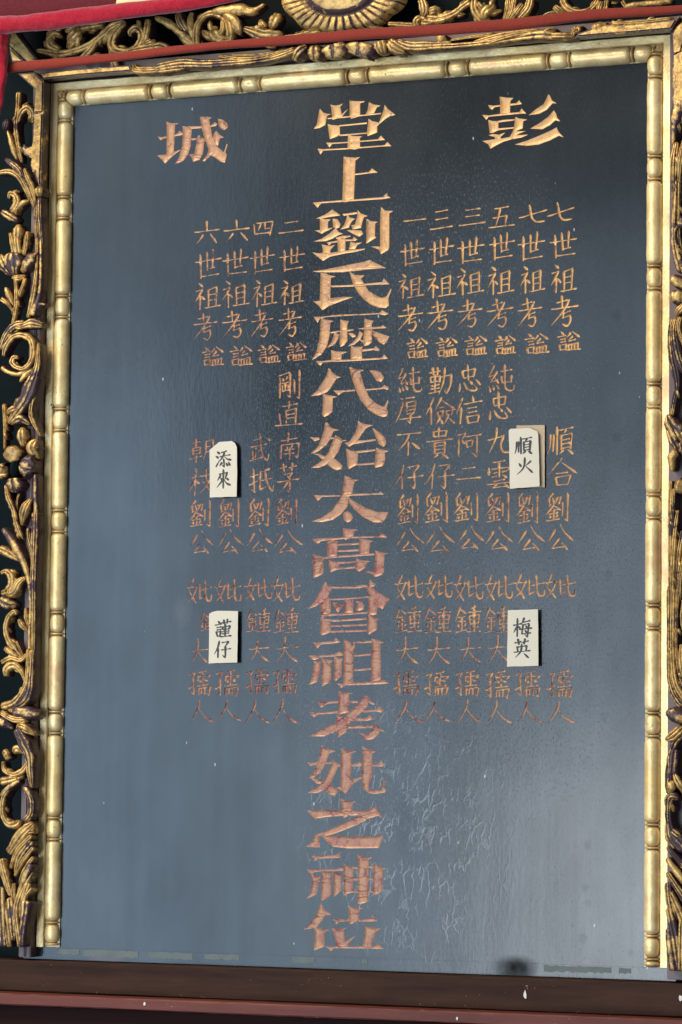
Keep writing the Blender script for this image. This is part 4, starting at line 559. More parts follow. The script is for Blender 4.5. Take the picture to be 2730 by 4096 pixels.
def lacquer():
    m, nt, b = mat_new('black_lacquer')
    v = coords(nt)
    vs = coords(nt, scale=(1, 1, .33))
    vd = coords(nt, scale=(1, 1, .3), rot=(0, math.radians(-28), 0))
    big = noise(nt, v, 5, 3, .5)
    n1 = noise(nt, vs, 850, 2, .6)
    n2 = noise(nt, vs, 260, 3, .6)
    n3 = noise(nt, vd, 420, 2, .6)
    n4 = noise(nt, coords(nt, scale=(1, 1, .06)), 240, 3, .6)       # long brushed streaks
    # crackled varnish, lower right of the big column
    cm = ellipse_mask(nt, 355, -700, 130, 150, .75)
    vo = N(nt, 'ShaderNodeTexVoronoi', feature='DISTANCE_TO_EDGE', Scale=110)
    wv = N(nt, 'ShaderNodeVectorMath', operation='ADD')
    nz = N(nt, 'ShaderNodeTexNoise', Scale=70, Detail=3)
    nt.links.new(v, nz.inputs['Vector'])
    sc = N(nt, 'ShaderNodeVectorMath', operation='SCALE'); sc.inputs['Scale'].default_value = .012
    nt.links.new(nz.outputs['Color'], sc.inputs[0]); nt.links.new(coords(nt, scale=(1, 0, .38)), wv.inputs[0]); nt.links.new(sc.outputs[0], wv.inputs[1])
    nt.links.new(wv.outputs[0], vo.inputs['Vector'])
    cr = ramp(nt, vo.outputs['Distance'], [(0, 1.0), (.09, .0)])
    cr = math_(nt, 'MULTIPLY', cr, ramp(nt, noise(nt, v, 38, 2, .5), [(.45, 0.0), (.62, 1.0)]))
    cr = math_(nt, 'MULTIPLY', cr, cm)
    # fine grit that glints, thick in the middle right
    gm = ramp(nt, noise(nt, coords(nt, scale=(1, 1, .8), loc=(.31, .2, .11)), 3.2, 3, .5), [(.30, .45), (.62, 1.0)])
    gm = math_(nt, 'MULTIPLY', gm, math_(nt, 'ADD', ellipse_mask(nt, 410, -400, 230, 330, .95), .06))
    gr = ramp(nt, n1, [(.58, 0.0), (.70, 1.0)])
    gr = math_(nt, 'MULTIPLY', gr, gm)
    h = math_(nt, 'ADD', math_(nt, 'MULTIPLY', n2, .35), math_(nt, 'MULTIPLY', gr, 2.0))
    h = math_(nt, 'ADD', h, math_(nt, 'MULTIPLY', cr, 1.0))
    h = math_(nt, 'ADD', h, math_(nt, 'MULTIPLY', math_(nt, 'MULTIPLY', ramp(nt, n3, [(.6, 0.0), (.8, 1.0)]), gm), .9))
    h = math_(nt, 'ADD', h, math_(nt, 'MULTIPLY', n4, .10))
    bump(nt, b, h, .30, .0005)
    # dust, scuffs and a soft black spot
    sp = N(nt, 'ShaderNodeTexVoronoi', feature='F1', Scale=95); sp.inputs['Randomness'].default_value = 1
    nt.links.new(coords(nt, scale=(1, 0, .45), rot=(0, math.radians(-8), 0)), sp.inputs['Vector'])
    dots = ramp(nt, sp.outputs['Distance'], [(.05, 1.0), (.085, 0.0)])
    pick = ramp(nt, N_sep(nt, sp.outputs['Color']), [(.92, 0.0), (.93, 1.0)])
    dots = math_(nt, 'MULTIPLY', dots, pick)
    dust = math_(nt, 'MAXIMUM', math_(nt, 'MULTIPLY', dots, .55), math_(nt, 'MULTIPLY', gr, .30))
    dust = math_(nt, 'MAXIMUM', dust, math_(nt, 'MULTIPLY', cr, .09))
    base = mixc(nt, big, (.004, .007, .010), (.007, .010, .013))
    haze = ramp(nt, noise(nt, coords(nt, scale=(1, 1, .6), loc=(.7, 0, .4)), 7, 4, .55), [(.35, 0.0), (.8, 1.0)])
    base = mixc(nt, math_(nt, 'MULTIPLY', haze, .35), base, (.018, .024, .028))
    base = mixc(nt, dust, base, (.55, .58, .6))
    dark_spot = math_(nt, 'MULTIPLY', ellipse_mask(nt, 472, -829, 25, 13, .97), ramp(nt, noise(nt, v, 90, 3, .6), [(.25, .55), (.6, 1.0)]))  # soft-edged black spot, duller than the lacquer round it
    stain = math_(nt, 'MULTIPLY', ellipse_mask(nt, 52, -832, 24, 9, .5), 1.0)
    ghost = math_(nt, 'MULTIPLY', ellipse_mask(nt, 127, -500, 13, 17, .7), noise(nt, v, 300, 3, .6))
    base = mixc(nt, stain, base, (.05, .028, .022))
    base = mixc(nt, math_(nt, 'MULTIPLY', ghost, .5), base, (.08, .065, .065))
    base = mixc(nt, dark_spot, base, (.002, .002, .002))
    setc(nt, b, 'Base Color', base)
    ro = math_(nt, 'ADD', .135, math_(nt, 'MULTIPLY', haze, .06))
    ro = math_(nt, 'ADD', ro, math_(nt, 'MULTIPLY', dark_spot, .55))
    setc(nt, b, 'Roughness', ro)
    cloud = noise(nt, coords(nt, scale=(1, 1, .7), loc=(.15, 0, .9)), 11, 5, .6)
    streak = noise(nt, coords(nt, scale=(1, 1, .05), loc=(.5, 0, 0)), 55, 4, .6)
    sl = math_(nt, 'ADD', math_(nt, 'MULTIPLY', cloud, .42), math_(nt, 'MULTIPLY', streak, .22))
    sl = math_(nt, 'ADD', sl, .30)
    for cx, cz, rx in ((567, -232, 6), (541, -716, 5), (539, -755, 4), (542, -768, 4), (527, -789, 2.5), (537, -800, 5), (567, -345, 5), (560, -470, 5), (556, -600, 4), (583, -812, 4)):
        sl = math_(nt, 'SUBTRACT', sl, math_(nt, 'MULTIPLY', ellipse_mask(nt, cx, cz, rx, rx*1.25, .6), .08))
    sl = math_(nt, 'SUBTRACT', sl, math_(nt, 'MULTIPLY', dark_spot, .62))
    setc(nt, b, 'Specular IOR Level', math_(nt, 'MAXIMUM', sl, 0.0))
    return m
def N_sep(nt, col):
    s = N(nt, 'ShaderNodeSeparateColor'); nt.links.new(col, s.inputs[0]); return s.outputs[0]
def char_paint():
    m, nt, b = mat_new('worn_gilding')
    a = N(nt, 'ShaderNodeAttribute', attribute_type='OBJECT', attribute_name='wear')
    v = coords(nt)
    n = noise(nt, v, 90, 4, .65); nf = noise(nt, v, 420, 3, .6)
    f = math_(nt, 'ADD', a.outputs['Fac'], math_(nt, 'MULTIPLY', math_(nt, 'SUBTRACT', n, .5), 1.3))
    f = math_(nt, 'ADD', f, math_(nt, 'MULTIPLY', math_(nt, 'SUBTRACT', nf, .5), .5))
    c = ramp(nt, f, [(.1, (.58, .32, .115)), (.42, (.40, .205, .095)), (.75, (.31, .14, .085)), (1.05, (.23, .055, .05))])
    # short cross cracks in the gilding
    w = N(nt, 'ShaderNodeTexVoronoi', feature='DISTANCE_TO_EDGE', Scale=90)
    nt.links.new(coords(nt, scale=(.35, 1, 1.6), rot=(0, .12, 0)), w.inputs['Vector'])
    ck = ramp(nt, w.outputs['Distance'], [(0, 1.0), (.05, 0.0)])
    ck = math_(nt, 'MULTIPLY', ck, ramp(nt, noise(nt, v, 30, 2, .5), [(.42, 0.0), (.55, 1.0)]))
    ck = math_(nt, 'MULTIPLY', ck, ramp(nt, a.outputs['Fac'], [(.2, 0.0), (.4, .85)]))
    c = mixc(nt, ck, c, (.09, .02, .015))
    fl = noise(nt, coords(nt, scale=(1, 1, .6), loc=(.2, .1, .3)), 210, 3, .65)
    a2 = N(nt, 'ShaderNodeAttribute', attribute_type='OBJECT', attribute_name='flaking')
    fl = ramp(nt, math_(nt, 'ADD', fl, a2.outputs['Fac']), [(.62, 0.0), (.72, .9)])
    c = mixc(nt, fl, c, (.035, .03, .032))
    setc(nt, b, 'Base Color', c)
    b.inputs['Metallic'].default_value = .1
    b.inputs['Roughness'].default_value = .38
    h = math_(nt, 'SUBTRACT', math_(nt, 'ADD', n, math_(nt, 'MULTIPLY', nf, .5)), ck)
    bump(nt, b, h, .35, .0007)
    return m
def gold_frame():
    m, nt, b = mat_new('pale_gold_leaf')
    v = coords(nt)
    n = noise(nt, v, 60, 4, .6); nf = noise(nt, v, 500, 3, .6); nb = noise(nt, v, 14, 3, .5)
    c = mixc(nt, ramp(nt, nb, [(.3, 0.0), (.7, 1.0)]), (.86, .61, .25), (.95, .79, .44))
    c = mixc(nt, ramp(nt, n, [(.36, .6), (.58, 0.0)]), c, (.62, .42, .18))
    chip = ramp(nt, noise(nt, v, 330, 3, .6), [(.62, 0.0), (.68, 1.0)])
    chip = math_(nt, 'MULTIPLY', chip, ramp(nt, noise(nt, v, 45, 2, .5), [(.55, 0.0), (.7, 1.0)]))
    c = mixc(nt, chip, c, (.16, .08, .04))
    red = math_(nt, 'MULTIPLY', ramp(nt, noise(nt, coords(nt, loc=(.3, .1, .7)), 26, 2, .5), [(.64, 0.0), (.72, 1.0)]), .45)
    c = mixc(nt, red, c, (.55, .28, .17))
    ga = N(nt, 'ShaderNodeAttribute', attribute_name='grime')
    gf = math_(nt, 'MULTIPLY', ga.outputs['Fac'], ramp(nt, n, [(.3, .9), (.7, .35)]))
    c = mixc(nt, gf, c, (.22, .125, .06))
    setc(nt, b, 'Base Color', c)
    b.inputs['Metallic'].default_value = .32
    setc(nt, b, 'Roughness', math_(nt, 'ADD', .25, math_(nt, 'MULTIPLY', n, .25)))
    bump(nt, b, math_(nt, 'ADD', n, math_(nt, 'MULTIPLY', nf, .4)), .5, .0016)
    return m
def carve(name, goldness, dark=(.045, .020, .022), gold=(.50, .29, .08), gold2=(.72, .48, .17)):
    m, nt, b = mat_new(name)
    a = N(nt, 'ShaderNodeAttribute', attribute_name='ridge')
    v = coords(nt)
    n = noise(nt, v, 55, 5, .68); n2 = noise(nt, v, 260, 3, .65); nb = noise(nt, v, 16, 2, .5)
    f = math_(nt, 'ADD', math_(nt, 'MULTIPLY', a.outputs['Fac'], .72), math_(nt, 'MULTIPLY', math_(nt, 'SUBTRACT', n, .5), 1.5))
    f = math_(nt, 'ADD', f, math_(nt, 'MULTIPLY', math_(nt, 'SUBTRACT', n2, .5), .5))
    f = math_(nt, 'ADD', f, math_(nt, 'MULTIPLY', math_(nt, 'SUBTRACT', nb, .5), .5))
    g = ramp(nt, f, [(max(0, .62-goldness), 0.0), (max(.05, .74-goldness), 1.0)])
    gc = mixc(nt, n2, gold, gold2)
    gc = mixc(nt, ramp(nt, noise(nt, v, 120, 4, .7), [(.36, .85), (.58, 0.0)]), gc, (.17, .085, .03))
    setc(nt, b, 'Base Color', mixc(nt, g, dark, gc))
    setc(nt, b, 'Metallic', math_(nt, 'MULTIPLY', g, .45))
    setc(nt, b, 'Roughness', math_(nt, 'ADD', .30, math_(nt, 'MULTIPLY', n2, .2)))
    bump(nt, b, math_(nt, 'ADD', n, math_(nt, 'MULTIPLY', n2, .6)), .55, .0014)
    return m
def simple(name, c1, c2, rough, scale=40, stretch=(1, 1, 1), spec=.5, bstr=.2, bdist=.0006, chips=None, metallic=0, sheen=0, detail=5):
    m, nt, b = mat_new(name)
    v = coords(nt, scale=stretch)
    n = noise(nt, v, scale, detail, .62); nf = noise(nt, v, scale*7, 3, .6)
    c = mixc(nt, ramp(nt, n, [(.3, 0.0), (.72, 1.0)]), c1, c2)
    if chips:
        vv = coords(nt)
        k = math_(nt, 'MULTIPLY', ramp(nt, noise(nt, vv, 420, 2, .5), [(.70, 0.0), (.74, 1.0)]), ramp(nt, noise(nt, coords(nt, scale=(1, 1, 3)), 24, 2, .5), [(.56, 0.0), (.64, 1.0)]))
        c = mixc(nt, k, c, chips)
    setc(nt, b, 'Base Color', c)
    b.inputs['Roughness'].default_value = rough; b.inputs['Specular IOR Level'].default_value = spec; b.inputs['Metallic'].default_value = metallic
    if sheen:
        b.inputs['Sheen Weight'].default_value = sheen; b.inputs['Sheen Roughness'].default_value = .4
    bump(nt, b, math_(nt, 'ADD', n, math_(nt, 'MULTIPLY', nf, .6)), bstr, bdist)
    return m
M_LAC = lacquer(); M_CHAR = char_paint(); M_GOLD = gold_frame()
M_CS = carve('gilt_scroll', .33); M_CL = carve('gilt_leaf', .38); M_CM = carve('mottled_carving', .24, dark=(.05, .024, .028)); M_CD = carve('dark_carving', .06, dark=(.05, .024, .028)); M_PL = carve('gilt_plate', .36)
M_BACK = simple('black_green_panel', (.002, .004, .005), (.004, .009, .011), .5, 12, spec=.03, bstr=.05)
M_RAIL = simple('purple_brown_rail', (.075, .040, .040), (.14, .085, .08), .42, 30, (1, 1, .15), bstr=.15)
M_PAPER = simple('ivory_paper', (.56, .52, .43), (.61, .575, .49), .75, 18, spec=.25, bstr=.12, bdist=.0004)
M_TAN = simple('brown_card', (.40, .31, .21), (.48, .39, .28), .8, 20, spec=.2)
M_INK = simple('black_ink', (.008, .010, .012), (.016, .018, .02), .5, 60, bstr=.02)
M_FELT = simple('crimson_fleece', (.26, .006, .018), (.44, .012, .036), .9, 380, spec=.15, bstr=.6, bdist=.0015, sheen=.6)
M_CORD = simple('brick_red_cloth', (.18, .026, .018), (.26, .040, .027), .9, 700, spec=.12, bstr=.4, bdist=.0006, sheen=.2)
M_DRAPE = simple('dark_red_cloth', (.085, .014, .02), (.125, .022, .03), .9, 500, spec=.1, bstr=.3, bdist=.0005, sheen=.15)
M_CREAM = simple('cream_paper', (.66, .58, .32), (.72, .64, .38), .8, 30, spec=.2)
M_SHELF = simple('brown_wood', (.020, .009, .006), (.055, .025, .016), .6, 30, (.22, 1, 2.2), spec=.1, bstr=.3, chips=(.25, .16, .13))
M_NOSE = simple('red_brown_wood', (.085, .020, .016), (.16, .045, .032), .55, 30, (.2, 1, 2.5), spec=.25, bstr=.25, chips=(.42, .3, .25))
M_LOW = simple('dark_wood', (.012, .004, .003), (.028, .009, .007), .6, 20, (.3, 1, 2), spec=.06)
M_RES = simple('tape_residue', (.09, .112, .112), (.12, .142, .14), .6, 60, spec=.4, bstr=.3)
M_FLAKE = simple('white_flake', (.6, .58, .54), (.7, .68, .64), .7, 60)
M_TARN = simple('dull_gilding', (.16, .09, .035), (.30, .19, .075), .5, 60, metallic=.3)

# ---------------------------------------------------------------- memorial tablet
tablet = thing('memorial_tablet', 'black lacquered ancestral tablet with carved gilt characters and pale gold bead frame', 'tablet')
BX0, BX1, BZ0, BZ1 = -40.0, 626.0, -836.0, 26.0
chars = []                                            # (name, polys, pts, depth, slope, wear)
for ln in BIG.split('\n'):
    k, s = ln.split('|')
    polys = [ccw([tuple(float(q) for q in t.split(',')) for t in pl.split()]) for pl in s.split(';')]
    xs = [q[0] for p in polys for q in p]; zs = [q[1] for p in polys for q in p]
    pts = []; st = 1.7; x = min(xs); row = 0
    z = min(zs)
    while z < max(zs):
        x = min(xs)+(row % 2)*st/2
        while x < max(xs):
            q = (x+rnd.uniform(-.3, .3), z+rnd.uniform(-.3, .3))
            if any(inside(q, p) for p in polys): pts.append(q)
            x += st
        z += st*.87; row += 1
    zc = sum(zs)/len(zs); xc = sum(xs)/len(xs)
    t = min(1, max(0, (-zc-40)/420))
    wear = .12+.62*t+rnd.uniform(-.05, .05)
    if k == 'peng': wear = .05
    if k == 'cheng': wear = .55
    chars.append(('big_character', polys, pts, .8, 3.0, wear))
for tok in PLACE.split(';'):
    g, a, b_, c, d = tok.split(','); a, b_, c, d = map(float, (a, b_, c, d))
    polys, mid = glyph_polys(g, a, b_, c, d)
    xc = (a+b_)/2; zc = (c+d)/2
    right = min(1, max(0, (xc-320)/220))
    low = min(1, max(0, (-zc-150)/450))
    wear = .30+.33*low-.24*right*(1-.5*low)+(.12 if xc < 290 else 0)+rnd.uniform(-.12, .14)
    chars.append(('small_character', polys, mid, .75, .85, wear))
allp = [[(BX0, BZ0), (BX1, BZ0), (BX1, BZ1), (BX0, BZ1)]]
for c in chars: allp += [ccw(p) for p in c[1]]
vs, es, fs, ov, oe, of = cdt(allp)
bco = [W(v.x, v.y, 0) for v in vs]; bf = []
for f, o in zip(fs, of):
    if len(o) == 1 and o[0] == 0:
        a, b_, c = (vs[i] for i in f[:3])
        ar = (b_.x-a.x)*(c.y-a.y)-(b_.y-a.y)*(c.x-a.x)
        bf.append(tuple(f) if ar > 0 else tuple(reversed(f)))
nb = len(bco)
for x, z in ((BX0, BZ0), (BX1, BZ0), (BX1, BZ1), (BX0, BZ1)):
    bco += [W(x, z, 0), W(x, z, 22)]
for i in range(4):
    j = (i+1) % 4
    bf.append((nb+2*j, nb+2*i, nb+2*i+1, nb+2*j+1))
bf.append((nb+1, nb+3, nb+5, nb+7))
board = link('board', mesh('board', bco, bf), M_LAC, tablet)
for nm, polys, pts, dep, slope, wear in chars:
    o = link(nm, carved_mesh(nm, [ccw(p) for p in polys], pts, dep, slope, .12), M_CHAR, board)
    o['wear'] = float(max(0, min(1, wear)))
    o['flaking'] = .15*o['wear'] if nm == 'small_character' else -.03+.05*o['wear']
# bead-and-reel frame
def rail(name, O, u, v, L, beads, mit0, mit1):
    def pt(a, q, h):                                  # along, outward, height
        if mit0: a = max(a, -q)
        if mit1: a = min(a, L+q)
        return W(O[0]+u[0]*a+v[0]*q, O[1]+u[1]*a+v[1]*q, -h)
    a0, a1 = (-25 if mit0 else 0), (L+25 if mit1 else L)
    prof = [(0.3, .1), (0.3, 1.2), (15.6, 1.2), (16.0, 4.2), (16.8, 5.4), (23.2, 5.6), (24.0, 4.8), (24.0, .1)]
    st = max(2, int((a1-a0)/6)); co = []; fc = []
    for i in range(st+1):
        a = a0+(a1-a0)*i/st
        for k, (q, h) in enumerate(prof):
            co.append(pt(a, q+(.12*math.sin(a*.13+k) if 1 < k < 7 else 0), h+(.15*math.sin(a*.09+k*2)+rnd.uniform(-.06, .06) if 1 < k < 7 else 0)))
    n = len(prof)
    for i in range(st):
        for k in range(n-1):
            fc.append((i*n+k, i*n+k+1, (i+1)*n+k+1, (i+1)*n+k))
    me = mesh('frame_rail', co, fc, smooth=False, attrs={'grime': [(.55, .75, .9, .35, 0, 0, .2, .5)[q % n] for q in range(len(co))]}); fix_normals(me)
    R_ = link('frame_rail', me, M_GOLD, tablet)
    def lathe(nm, s0, s1, rf):
        K = 14; steps = max(10, int((s1-s0)/2.0)); co = []; fc = []; gm_ = []
        ph = rnd.uniform(0, 6)
        for i in range(steps+1):
            t = i/steps; a = s0+(s1-s0)*t; r = rf(a-s0, s1-a)
            r *= 1+.012*math.sin(a*.21+ph)+rnd.uniform(-.008, .008)
            for k in range(K+1):
                th = math.pi*k/K
                co.append(pt(a, 8-r*math.cos(th), 1.0+r*1.12*math.sin(th)+.0))
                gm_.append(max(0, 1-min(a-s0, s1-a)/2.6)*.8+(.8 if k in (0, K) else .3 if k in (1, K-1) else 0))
        n = K+1
        for i in range(steps):
            for k in range(K):
                fc.append((i*n+k, i*n+k+1, (i+1)*n+k+1, (i+1)*n+k))
        fc.append(tuple(range(n))); fc.append(tuple((steps)*n+k for k in range(n)))
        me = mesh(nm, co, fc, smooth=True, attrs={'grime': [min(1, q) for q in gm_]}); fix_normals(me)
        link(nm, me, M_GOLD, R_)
    def rod(d0, d1):
        d = min(d0, d1); 
        return 4.6+3.4*math.sqrt(max(0, 1-(1-min(1, d/6.0))**2))
    def ball(d0, d1):
        t = min(d0, d1)/8.4; return 4.4+3.4*math.sqrt(max(0, 1-(1-min(1, t))**2))
    def ring(d0, d1):
        return 5.6+1.9*math.sqrt(max(0, 1-(1-min(1, min(d0, d1)/1.1))**2))
    cur = a0; ends = list(beads)
    if mit0: cur = -25
    for b in ends+[None]:
        e = (b-11.6) if b is not None else a1
        if e-cur > 4: lathe('rod', cur, e, rod)
        if b is None: break
        if b+11.6 > a1: break
        lathe('reel', e+.15, e+2.2, ring); lathe('bead', e+2.4, e+20.8, ball); lathe('reel', e+21.0, e+23.05, ring)
        cur = e+23.2
    return R_
tb, lb, rb = BEADS
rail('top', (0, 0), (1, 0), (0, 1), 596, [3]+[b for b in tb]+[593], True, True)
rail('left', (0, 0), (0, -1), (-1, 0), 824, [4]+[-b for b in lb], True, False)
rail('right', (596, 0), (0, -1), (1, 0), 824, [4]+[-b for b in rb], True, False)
# bare strip under the frame with tape residue
strip = box('bottom_strip', -40, 626, -1.5, -.05, -835.9, -824.5, M_LAC, tablet, .35)
for x0, x1, zt, zb in RESIDUE:
    n = max(4, int((x1-x0)/3)); top = []; bot = []
    for i in range(n+1):
        x = x0+(x1-x0)*i/n
        top.append((x, min(zt, -825.4)+rnd.uniform(-.7, .3))); bot.append((x, max(zb, -835.4)+rnd.uniform(-.2, 1.6)))
    pl = bot+top[::-1]; k = len(pl)
    co = [W(x, z, -1.75) for x, z in pl]+[W(x, z, -1.0) for x, z in pl]
    fc = [tuple(range(k))]+[(i, (i+1) % k, (i+1) % k+k, i+k) for i in range(k)]
    me = mesh('tape_residue', co, fc); fix_normals(me); link('tape_residue', me, M_RES, strip)

# ---------------------------------------------------------------- name slips stuck on the board
SL = [('ivory paper slip with two ink characters on the right, upper, brown card showing behind it', 0),
      ('ivory paper slip with two ink characters on the right, lower, all corners square', 1),
      ('ivory paper slip with two ink characters on the left, upper, both top corners torn', 2),
      ('ivory paper slip with two ink characters on the left, lower, only top left corner clipped', 3)]
def slab(name, pl, y0, y1, mat, parent, warp=0.0):
    pl = ccw(pl); k = len(pl)
    cx = sum(p[0] for p in pl)/k; cz = sum(p[1] for p in pl)/k
    # rounded, slightly uneven edge
    q = []
    for i in range(k):
        a, b = pl[i], pl[(i+1) % k]; n = max(1, int(math.hypot(b[0]-a[0], b[1]-a[1])/4))
        for s in range(n):
            t = s/n; q.append((a[0]+(b[0]-a[0])*t+(rnd.uniform(-.12, .12) if s else 0), a[1]+(b[1]-a[1])*t+(rnd.uniform(-.12, .12) if s else 0)))
    ins = [(cx+(x-cx)*f, cz+(z-cz)*f) for f in (.66, .33) for x, z in q[::2]]+[(cx, cz)]
    vs, es, fs, *_ = cdt([q], ins)
    bm = bmesh.new()
    def hh(x, z): return warp*(((x-cx)/16)**2*.5-((z-cz)/30)**2*.8)
    V = [bm.verts.new(W(v.x, v.y, y0+hh(v.x, v.y))) for v in vs]
    F = [bm.faces.new([V[i] for i in f]) for f in fs]
    ret = bmesh.ops.extrude_face_region(bm, geom=F)
    for g in ret['geom']:
        if isinstance(g, bmesh.types.BMVert): g.co.y += (y1-y0)/1000
    bmesh.ops.recalc_face_normals(bm, faces=bm.faces)
    me = bpy.data.meshes.new(name); bm.to_mesh(me); bm.free()
    return link(name, me, mat, parent), hh
for (lab, i) in SL:
    pl, gl = SLIPS[i]
    t = tag(thing('paper_slip', lab, 'paper slip', 'name slips on the tablet'), lab, 'paper slip', 'name slips on the tablet')
    _, hh = slab('paper', pl, -5.0, -4.6, M_PAPER, t, .5)
    xs = [p[0] for p in pl]; zs = [p[1] for p in pl]
    box('hidden_spacer', min(xs)+5, max(xs)-5, -4.5, -.1, min(zs)+8, max(zs)-9, M_TAN if i == 0 else M_BACK, t)  # added unseen spacer, lifts the slip so a dark band forms beside it
    if i == 0: slab('backing_card', SLIP_BACK, -2.2, -1.2, M_TAN, t, 0)
    for g, a, b_, c, d in gl:
        polys, mid = glyph_polys(g, a, b_, c, d, rs=.88, jit=.5)
        vs, es, fs, *_ = cdt([ccw(p) for p in polys], [])
        co = [W(v.x, v.y, -5.16+hh(v.x, v.y)) for v in vs]
        fc = []
        for f in fs:
            A, B, C_ = (vs[q] for q in f[:3]); ar = (B.x-A.x)*(C_.y-A.y)-(B.y-A.y)*(C_.x-A.x)
            fc.append(tuple(f) if ar > 0 else tuple(reversed(f)))
        link('ink_character', mesh('ink_character', co, fc), M_INK, t)

# ---------------------------------------------------------------- carved surround
sur = thing('carved_surround', 'pierced dark wood surround carved with gilded scrolls, leaves and flowers', 'carved frame')
box('backing_panel', -150, 760, 12, 25, 38, 220, M_BACK, sur)
box('backing_panel', -150, -38, 12, 25, -836, 37.8, M_BACK, sur)
box('backing_panel', 642, 760, 12, 25, -836, 37.8, M_BACK, sur)
box('inner_rail', -38, -25.0, -15, 24, -834, 25.2, M_RAIL, sur, .8)
box('inner_rail', -38, 642, -15, 24, 27.0, 38, M_RAIL, sur, .8)
box('inner_rail', 621.0, 642, -12, 24, -834, 25.2, M_RAIL, sur, .8)
box('rail_bead', -33, -29.5, -17.5, -14.6, -833.5, 25, M_RAIL, sur, 1.2, 3)
def cat_rom(P, n):
    out = []
    Q = [P[0]]+list(P)+[P[-1]]
    for i in range(1, len(Q)-2):
        a, b, c, d = Q[i-1:i+3]
        for s in range(n):
            t = s/n
            out.append(tuple(.5*((2*b[k])+(-a[k]+c[k])*t+(2*a[k]-5*b[k]+4*c[k]-d[k])*t*t+(-a[k]+3*b[k]-3*c[k]+d[k])*t**3) for k in range(len(b))))
    out.append(P[-1]); return out
def ribbon(kind, pts, top):
    n = 7 if len(pts) > 3 else 9
    S = cat_rom(pts, n); m = len(S)
    K = 24; co = []; rg = []; fc = []
    wmax = max(p[2] for p in pts)
    lob = 3; ridges = 1 if kind == 'k' else (2 if wmax < 12 else 3)
    if kind == 'l': ridges = rnd.choice((1, 3, 3, 5)) if wmax > 12 else rnd.choice((1, 2, 3))
    if kind == 'd': ridges = rnd.choice((1, 2, 3))
    lob = rnd.choice((3, 4, 5))
    ph = rnd.uniform(0, 6); lift = rnd.uniform(-2.5, 2.5)
    for i, (x, z, w) in enumerate(S):
        a = S[max(0, i-1)]; b = S[min(m-1, i+1)]
        dx, dz = b[0]-a[0], b[1]-a[1]; L = math.hypot(dx, dz) or 1; nx, nz = -dz/L, dx/L
        t = i/(m-1)
        hw = max(.5, w*.70)*(1+.05*math.sin(i*1.1+ph))
        if kind in 'ld' and wmax > 9: hw *= 1+.13*(abs(math.sin(t*math.pi*lob+ph))-.5)
        if i in (0, m-1): hw *= .55
        H = min(7.0, 3.0+hw*.55)
        prof = lift+3.0*math.sin(math.pi*t+ph*.2)
        for k in range(K+1):
            uu = -1+2*k/K
            dome = math.sqrt(max(0, 1-abs(uu)**3.2*.97))
            gr = math.sqrt(abs(math.cos(uu*math.pi*ridges*.5)))
            if ridges % 2 == 0: gr = math.sqrt(abs(math.sin(uu*math.pi*ridges*.5)))
            h = H*(dome*(.74+.26*gr)) if kind != 'k' else H*dome
            sk = k in (0, K)
            y = top+11-prof*.6-h if not sk else -13.6
            co.append(W(x+nx*hw*uu, z+nz*hw*uu, y))
            rg.append(0.0 if sk else max(0, min(1, dome*(.35+.65*gr))))
    n1 = K+1
    for i in range(m-1):
        for k in range(K):
            fc.append((i*n1+k, i*n1+k+1, (i+1)*n1+k+1, (i+1)*n1+k))
    fc.append(tuple(range(n1))); fc.append(tuple((m-1)*n1+k for k in range(n1)))
    me = mesh('carving', co, fc, smooth=True, attrs={'ridge': rg}); fix_normals(me)
    return me
KM = {'s': ('carved_scroll', M_CS), 'l': ('carved_leaf', M_CL), 'd': ('dark_leaf', M_CD), 'k': ('flower_centre', M_BACK)}
for ln in RIBBONS.split('\n'):
    kc, *pp = ln.split()
    pts = [tuple(float(q) for q in p.split(',')) for p in pp]
    nm, mt = KM[kc[0]]
    if kc[0] == 'd' and kc[1] in 'ABCDE': mt = M_CM
    o = link(nm, ribbon(kc[0], pts, -32), mt, sur); o.data.name = nm
    if kc[0] in 'sd' and len(pts) >= 4:                   # small acanthus lobes springing off the longer stems
        S = cat_rom(pts, 8); L = len(S)
        for q, sd in ((.30, 1), (.52, -1), (.74, 1)):
            i = int(q*(L-1)); a, b, c = S[max(0, i-1)], S[i], S[min(L-1, i+1)]
            dx, dz = c[0]-a[0], c[1]-a[1]; l = math.hypot(dx, dz) or 1; dx /= l; dz /= l
            w = max(4.5, min(11, b[2])); sx = sd*rnd.choice((1, 1, -1))
            def off(f, g): return (b[0]+dx*w*f-dz*w*g*sx, b[1]+dz*w*f+dx*w*g*sx)
            p0, p1, p2 = off(-.2, .2), off(.55, .62), off(1.25, .78)
            if kc[1] in 'FGHIJK' and max(p1[0], p2[0])+w*.3 > -31: continue
            if kc[1] in 'NOPQS' and min(p1[0], p2[0])-w*.3 < 627: continue
            if kc[1] in 'ABCDE' and min(p1[1], p2[1])-w*.3 < 30: continue
            o = link('carved_lobe', ribbon('l', [p0+(w*.55,), p1+(w*.62,), p2+(w*.22,)], -31), M_CM if kc[0] == 'd' else M_CL, sur); o.data.name = 'carved_lobe'
